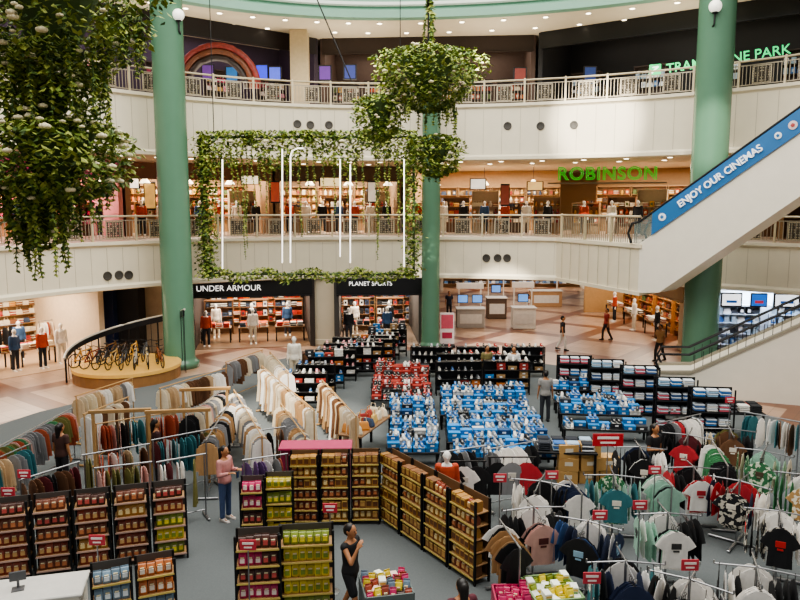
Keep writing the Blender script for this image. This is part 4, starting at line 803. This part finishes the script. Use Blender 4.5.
for u,v,n,pl,w in ((565,442,4,'cool','the dark table behind the cartons'),(735,405,4,'sport','the dark table near the stair'),(460,500,2,'sport','the table beside the angled row')):
    p=at(u,v,1.,0); table(p,-.1,n*.36+.1,.75,.85,blk,blk,'black table stacked with folded clothes, %s'%w[4:])
    for i in range(n):
        for y in (-.18,.18):
            c=random.choice(PAL[pl]); me=meshc(('fold',c),lambda:fold(c,'8a8f98')); d='%s folded clothes on %s'%(cname(c),w); tag(put(me,'folded_stack',None,loc(p,-.1,(i-(n-1)/2)*.36,y,.85),-.1),d,'folded clothes',d)
def signc(u,v,z,c,label,w=.5,h=.32,grp=None):
    p=at(u,v,z,0); t=E('price_sign',p,0,label,'sign',grp); MB().tube((0,0,.03),(0,0,z-.1),.012).lathe([(.16,0),(.16,.02),(.03,.035)],12).obj('stand',steel,t)
    b=MB(); b.box((0,0,z),(w,.02,h),0,.006); b.box((0,-.013,z+h*.18),(w*.7,.008,h*.2),1); b.box((0,-.013,z-h*.2),(w*.5,.008,h*.14),1); b.obj('card',[mat(c,.5),mat('f0e6e2',.5)],t)
signc(608,440,1.7,'b8202c','wide red sale board behind the cartons',.7,.3)
for u,v in ((24,474),(8,492),(97,540),(248,545),(330,508),(500,478),(552,475),(592,578),(655,470),(690,565),(730,400),(640,505),(600,515)):
    signc(u,v,1.62,'c23a48','small red price sign on a pole among the racks',.26,.18,'red price signs on poles')
p=at(294,338,2.1,0); b=MB(); b.lathe([(.35,0),(.35,.3),(.3,.32)],20,0); tag(b.obj('plinth',white,None,True,p),'round white plinth at far end of the dress rack','plinth')
o,n_=MQ[1]; dup(o,(p.x,p.y,.32),0,'mannequin in cream outfit on the round plinth above the dress racks')
o,n_=MQ[0]; tag(dup(o,at(447,448,1.9,0),0,'mannequin in rust jacket beside the left black tee rail'),'mannequin in rust jacket beside the left black tee rail','mannequin')
for i in range(3):
    P,rz,L=A; rail_rack(loc(P,rz,1+i*2.6,4.6),loc(P,rz,2.8+i*2.6,4.6),1.5,'blouse',['white','rust','cream','black','brown'],'rail inside the left store','clothes rail %s inside the left clothing store'%['nearest the left edge','in the middle','beside the blue pillar'][i],sp=.14)
for o,_ in MQ:
    for ch in list(o.children): bpy.data.objects.remove(ch)
    bpy.data.objects.remove(o)
# round platform with bicycles
pc_=at(128,377); t=E('round_platform',pc_,0,'round wooden platform with gold rim and curved black rail under the balcony','platform')
b=MB(); b.lathe([(2.1,0),(2.1,.5),(2.02,.56)],40); b.lathe([(2.14,.44),(2.14,.57),(2.02,.58)],40,1); b.obj('base',[mat('946a40',.5,0,0,.2,4),mat('e0b060',.4,.3,.2)],t)
b=MB(); arc=[(2.35*cos(R(a)),2.35*sin(R(a))) for a in range(20,206,8)][::-1]; nA=len(arc)-1
b.loft([[(x,y,z0),(x*.97,y*.97,z0),(x*.97,y*.97,z1),(x,y,z1)] for i,(x,y) in enumerate(arc) for z0,z1 in (((.78+1.65*i/nA),(.95+1.75*i/nA)),)]); b.obj('curved_rail',mat('17181c',.3),t)
b=MB(); b.path([(x,y,.98+1.75*i/nA) for i,(x,y) in enumerate(arc)],.045,8); b.obj('handrail',mat('c9c2b4',.3,.3),t)
b=MB()
for i,(x,y) in enumerate(arc): b.tube((x*.985,y*.985,0),(x*.985,y*.985,.8+1.65*(i/nA)),.035 if i%4==0 else .014)
b.obj('rail_posts',blk,t)
def bike(P,rz,c,label,k=.82):
    t=E('bicycle',P,rz,label,'bicycle'); t.scale=(k,k,k)
    for x in (-.52,.52):
        b=MB(); b.path([(x+.33*cos(k*pi/10),0,.34+.33*sin(k*pi/10)) for k in range(21)],.03,6)
        for k in range(4): b.tube((x+.33*cos(k*pi/4),0,.34+.33*sin(k*pi/4)),(x-.33*cos(k*pi/4),0,.34-.33*sin(k*pi/4)),.006,None,4)
        b.obj('wheel',rub,t)
    b=MB()
    for p,q in (((-.52,0,.34),(-.2,0,.75)),((-.52,0,.34),(-.05,0,.33)),((-.05,0,.33),(-.2,0,.85)),((-.05,0,.33),(.38,0,.78)),((-.18,0,.76),(.38,0,.82)),((.36,0,.92),(.52,0,.34))): b.tube(p,q,.036)
    b.obj('frame',mat(c,.3),t); MB().sph((-.22,0,.88),(.14,.07,.04)).obj('saddle',rub,t); MB().path([(.34,-.28,.98),(.36,-.1,.94),(.36,.1,.94),(.34,.28,.98)],.018,6).obj('handlebar',rub,t)
BK=[('a87a34','gold'),('6a2a20','dark red'),('26262a','black'),('a88a58','tan'),('2a2c34','navy'),('a8a294','grey'),('d8c8a0','cream'),('8a4a20','rust')]
for i,(c,n) in enumerate(BK):
    x=-1.55+i*.44; bike(loc(pc_,0,x,-sqrt(max(0,1.25-(x/1.75)**2))*.75,.585),1.0+i*.16,c,n+' bicycle in the front row on the round wooden platform')
for i,(c,n) in enumerate((('6a4a2a','brown'),('3a2a24','dark brown'),('b88c40','amber'),('4a4c50','steel grey'),('8a6434','bronze'))):
    bike(loc(pc_,0,-1.0+i*.5,.75,.585),1.1+i*.2,c,n+' bicycle in the back row on the round wooden platform')
# remaining small goods
SL={'shoe':'remaining sports shoes crowded on the rearmost shoe racks','shoe_box':'remaining shoe boxes stacked on the rear low tables','gift_box':'remaining small boxes on the shelves of the upper shops','handbag':'remaining handbags on the shelves of the upper shops','bottle':'remaining bottles on the shelves of the upper shops','vase':'remaining vases on the shelves of the upper shops','folded_stack':'remaining folded clothes on the shelves of the upper shops','snack_pouch':'remaining snack pouches on the middle racks','snack_box':'remaining snack boxes on the farther racks','snack_jar':'remaining snack jars','blouse':'remaining long-sleeved tops on the rearmost clothes racks','t_shirt':'remaining t-shirts on the rearmost tee racks','long_dress':'remaining long dresses on the rearmost racks'}
for nm,d in ST.items():
    me=bpy.data.meshes.new(nm); me.from_pydata(d['v'],[],d['f'])
    for m in d['ms']: me.materials.append(m)
    me.polygons.foreach_set('material_index',d['m']); me.update(); tag(put(me,nm),SL[nm],d['cat'],None,'stuff')
# ---------------------------------------------------------------- light, camera
w=bpy.data.worlds.new('World'); S.world=w; w.use_nodes=True; bg=w.node_tree.nodes['Background']; bg.inputs[0].default_value=(1,.98,.94,1); bg.inputs[1].default_value=.48
area((-1,18,21.5),10800,26,26,(1,.97,.91))
def spot(P,T,e,ang,c=(1,.93,.8),bl=.25):
    l=bpy.data.lights.new('sunbeam','SPOT'); l.energy=e; l.spot_size=R(ang); l.spot_blend=bl; l.color=c; l.shadow_soft_size=.15
    o=bpy.data.objects.new('sunbeam',l); COL.objects.link(o); o.location=P; o.rotation_euler=(V(T)-V(P)).to_track_quat('-Z','Y').to_euler()
spot((2,14,21),at(500,342),90000,10,bl=.5); spot((0,12,21),(el(R(62)).x,el(R(62)).y,10.9),80000,11,bl=.8); spot((-2,10,21),at(290,400,1),50000,15,bl=.7); spot((6,8,20.5),(cR.x,cR.y,9.5),40000,7,bl=.8); spot((-4,12,20),(cC.x,cC.y,4.6),45000,5,bl=.7)
cd=bpy.data.cameras.new('Camera'); cd.sensor_width=36; cd.lens=F/800*36; cd.clip_end=400
co=bpy.data.objects.new('Camera',cd); COL.objects.link(co); co.location=(0,0,H); co.rotation_euler=(pi/2-PT,0,0); S.camera=co
try:
    S.view_settings.view_transform='AgX'; S.view_settings.look='AgX - Medium High Contrast'
except Exception as ex: print(ex)
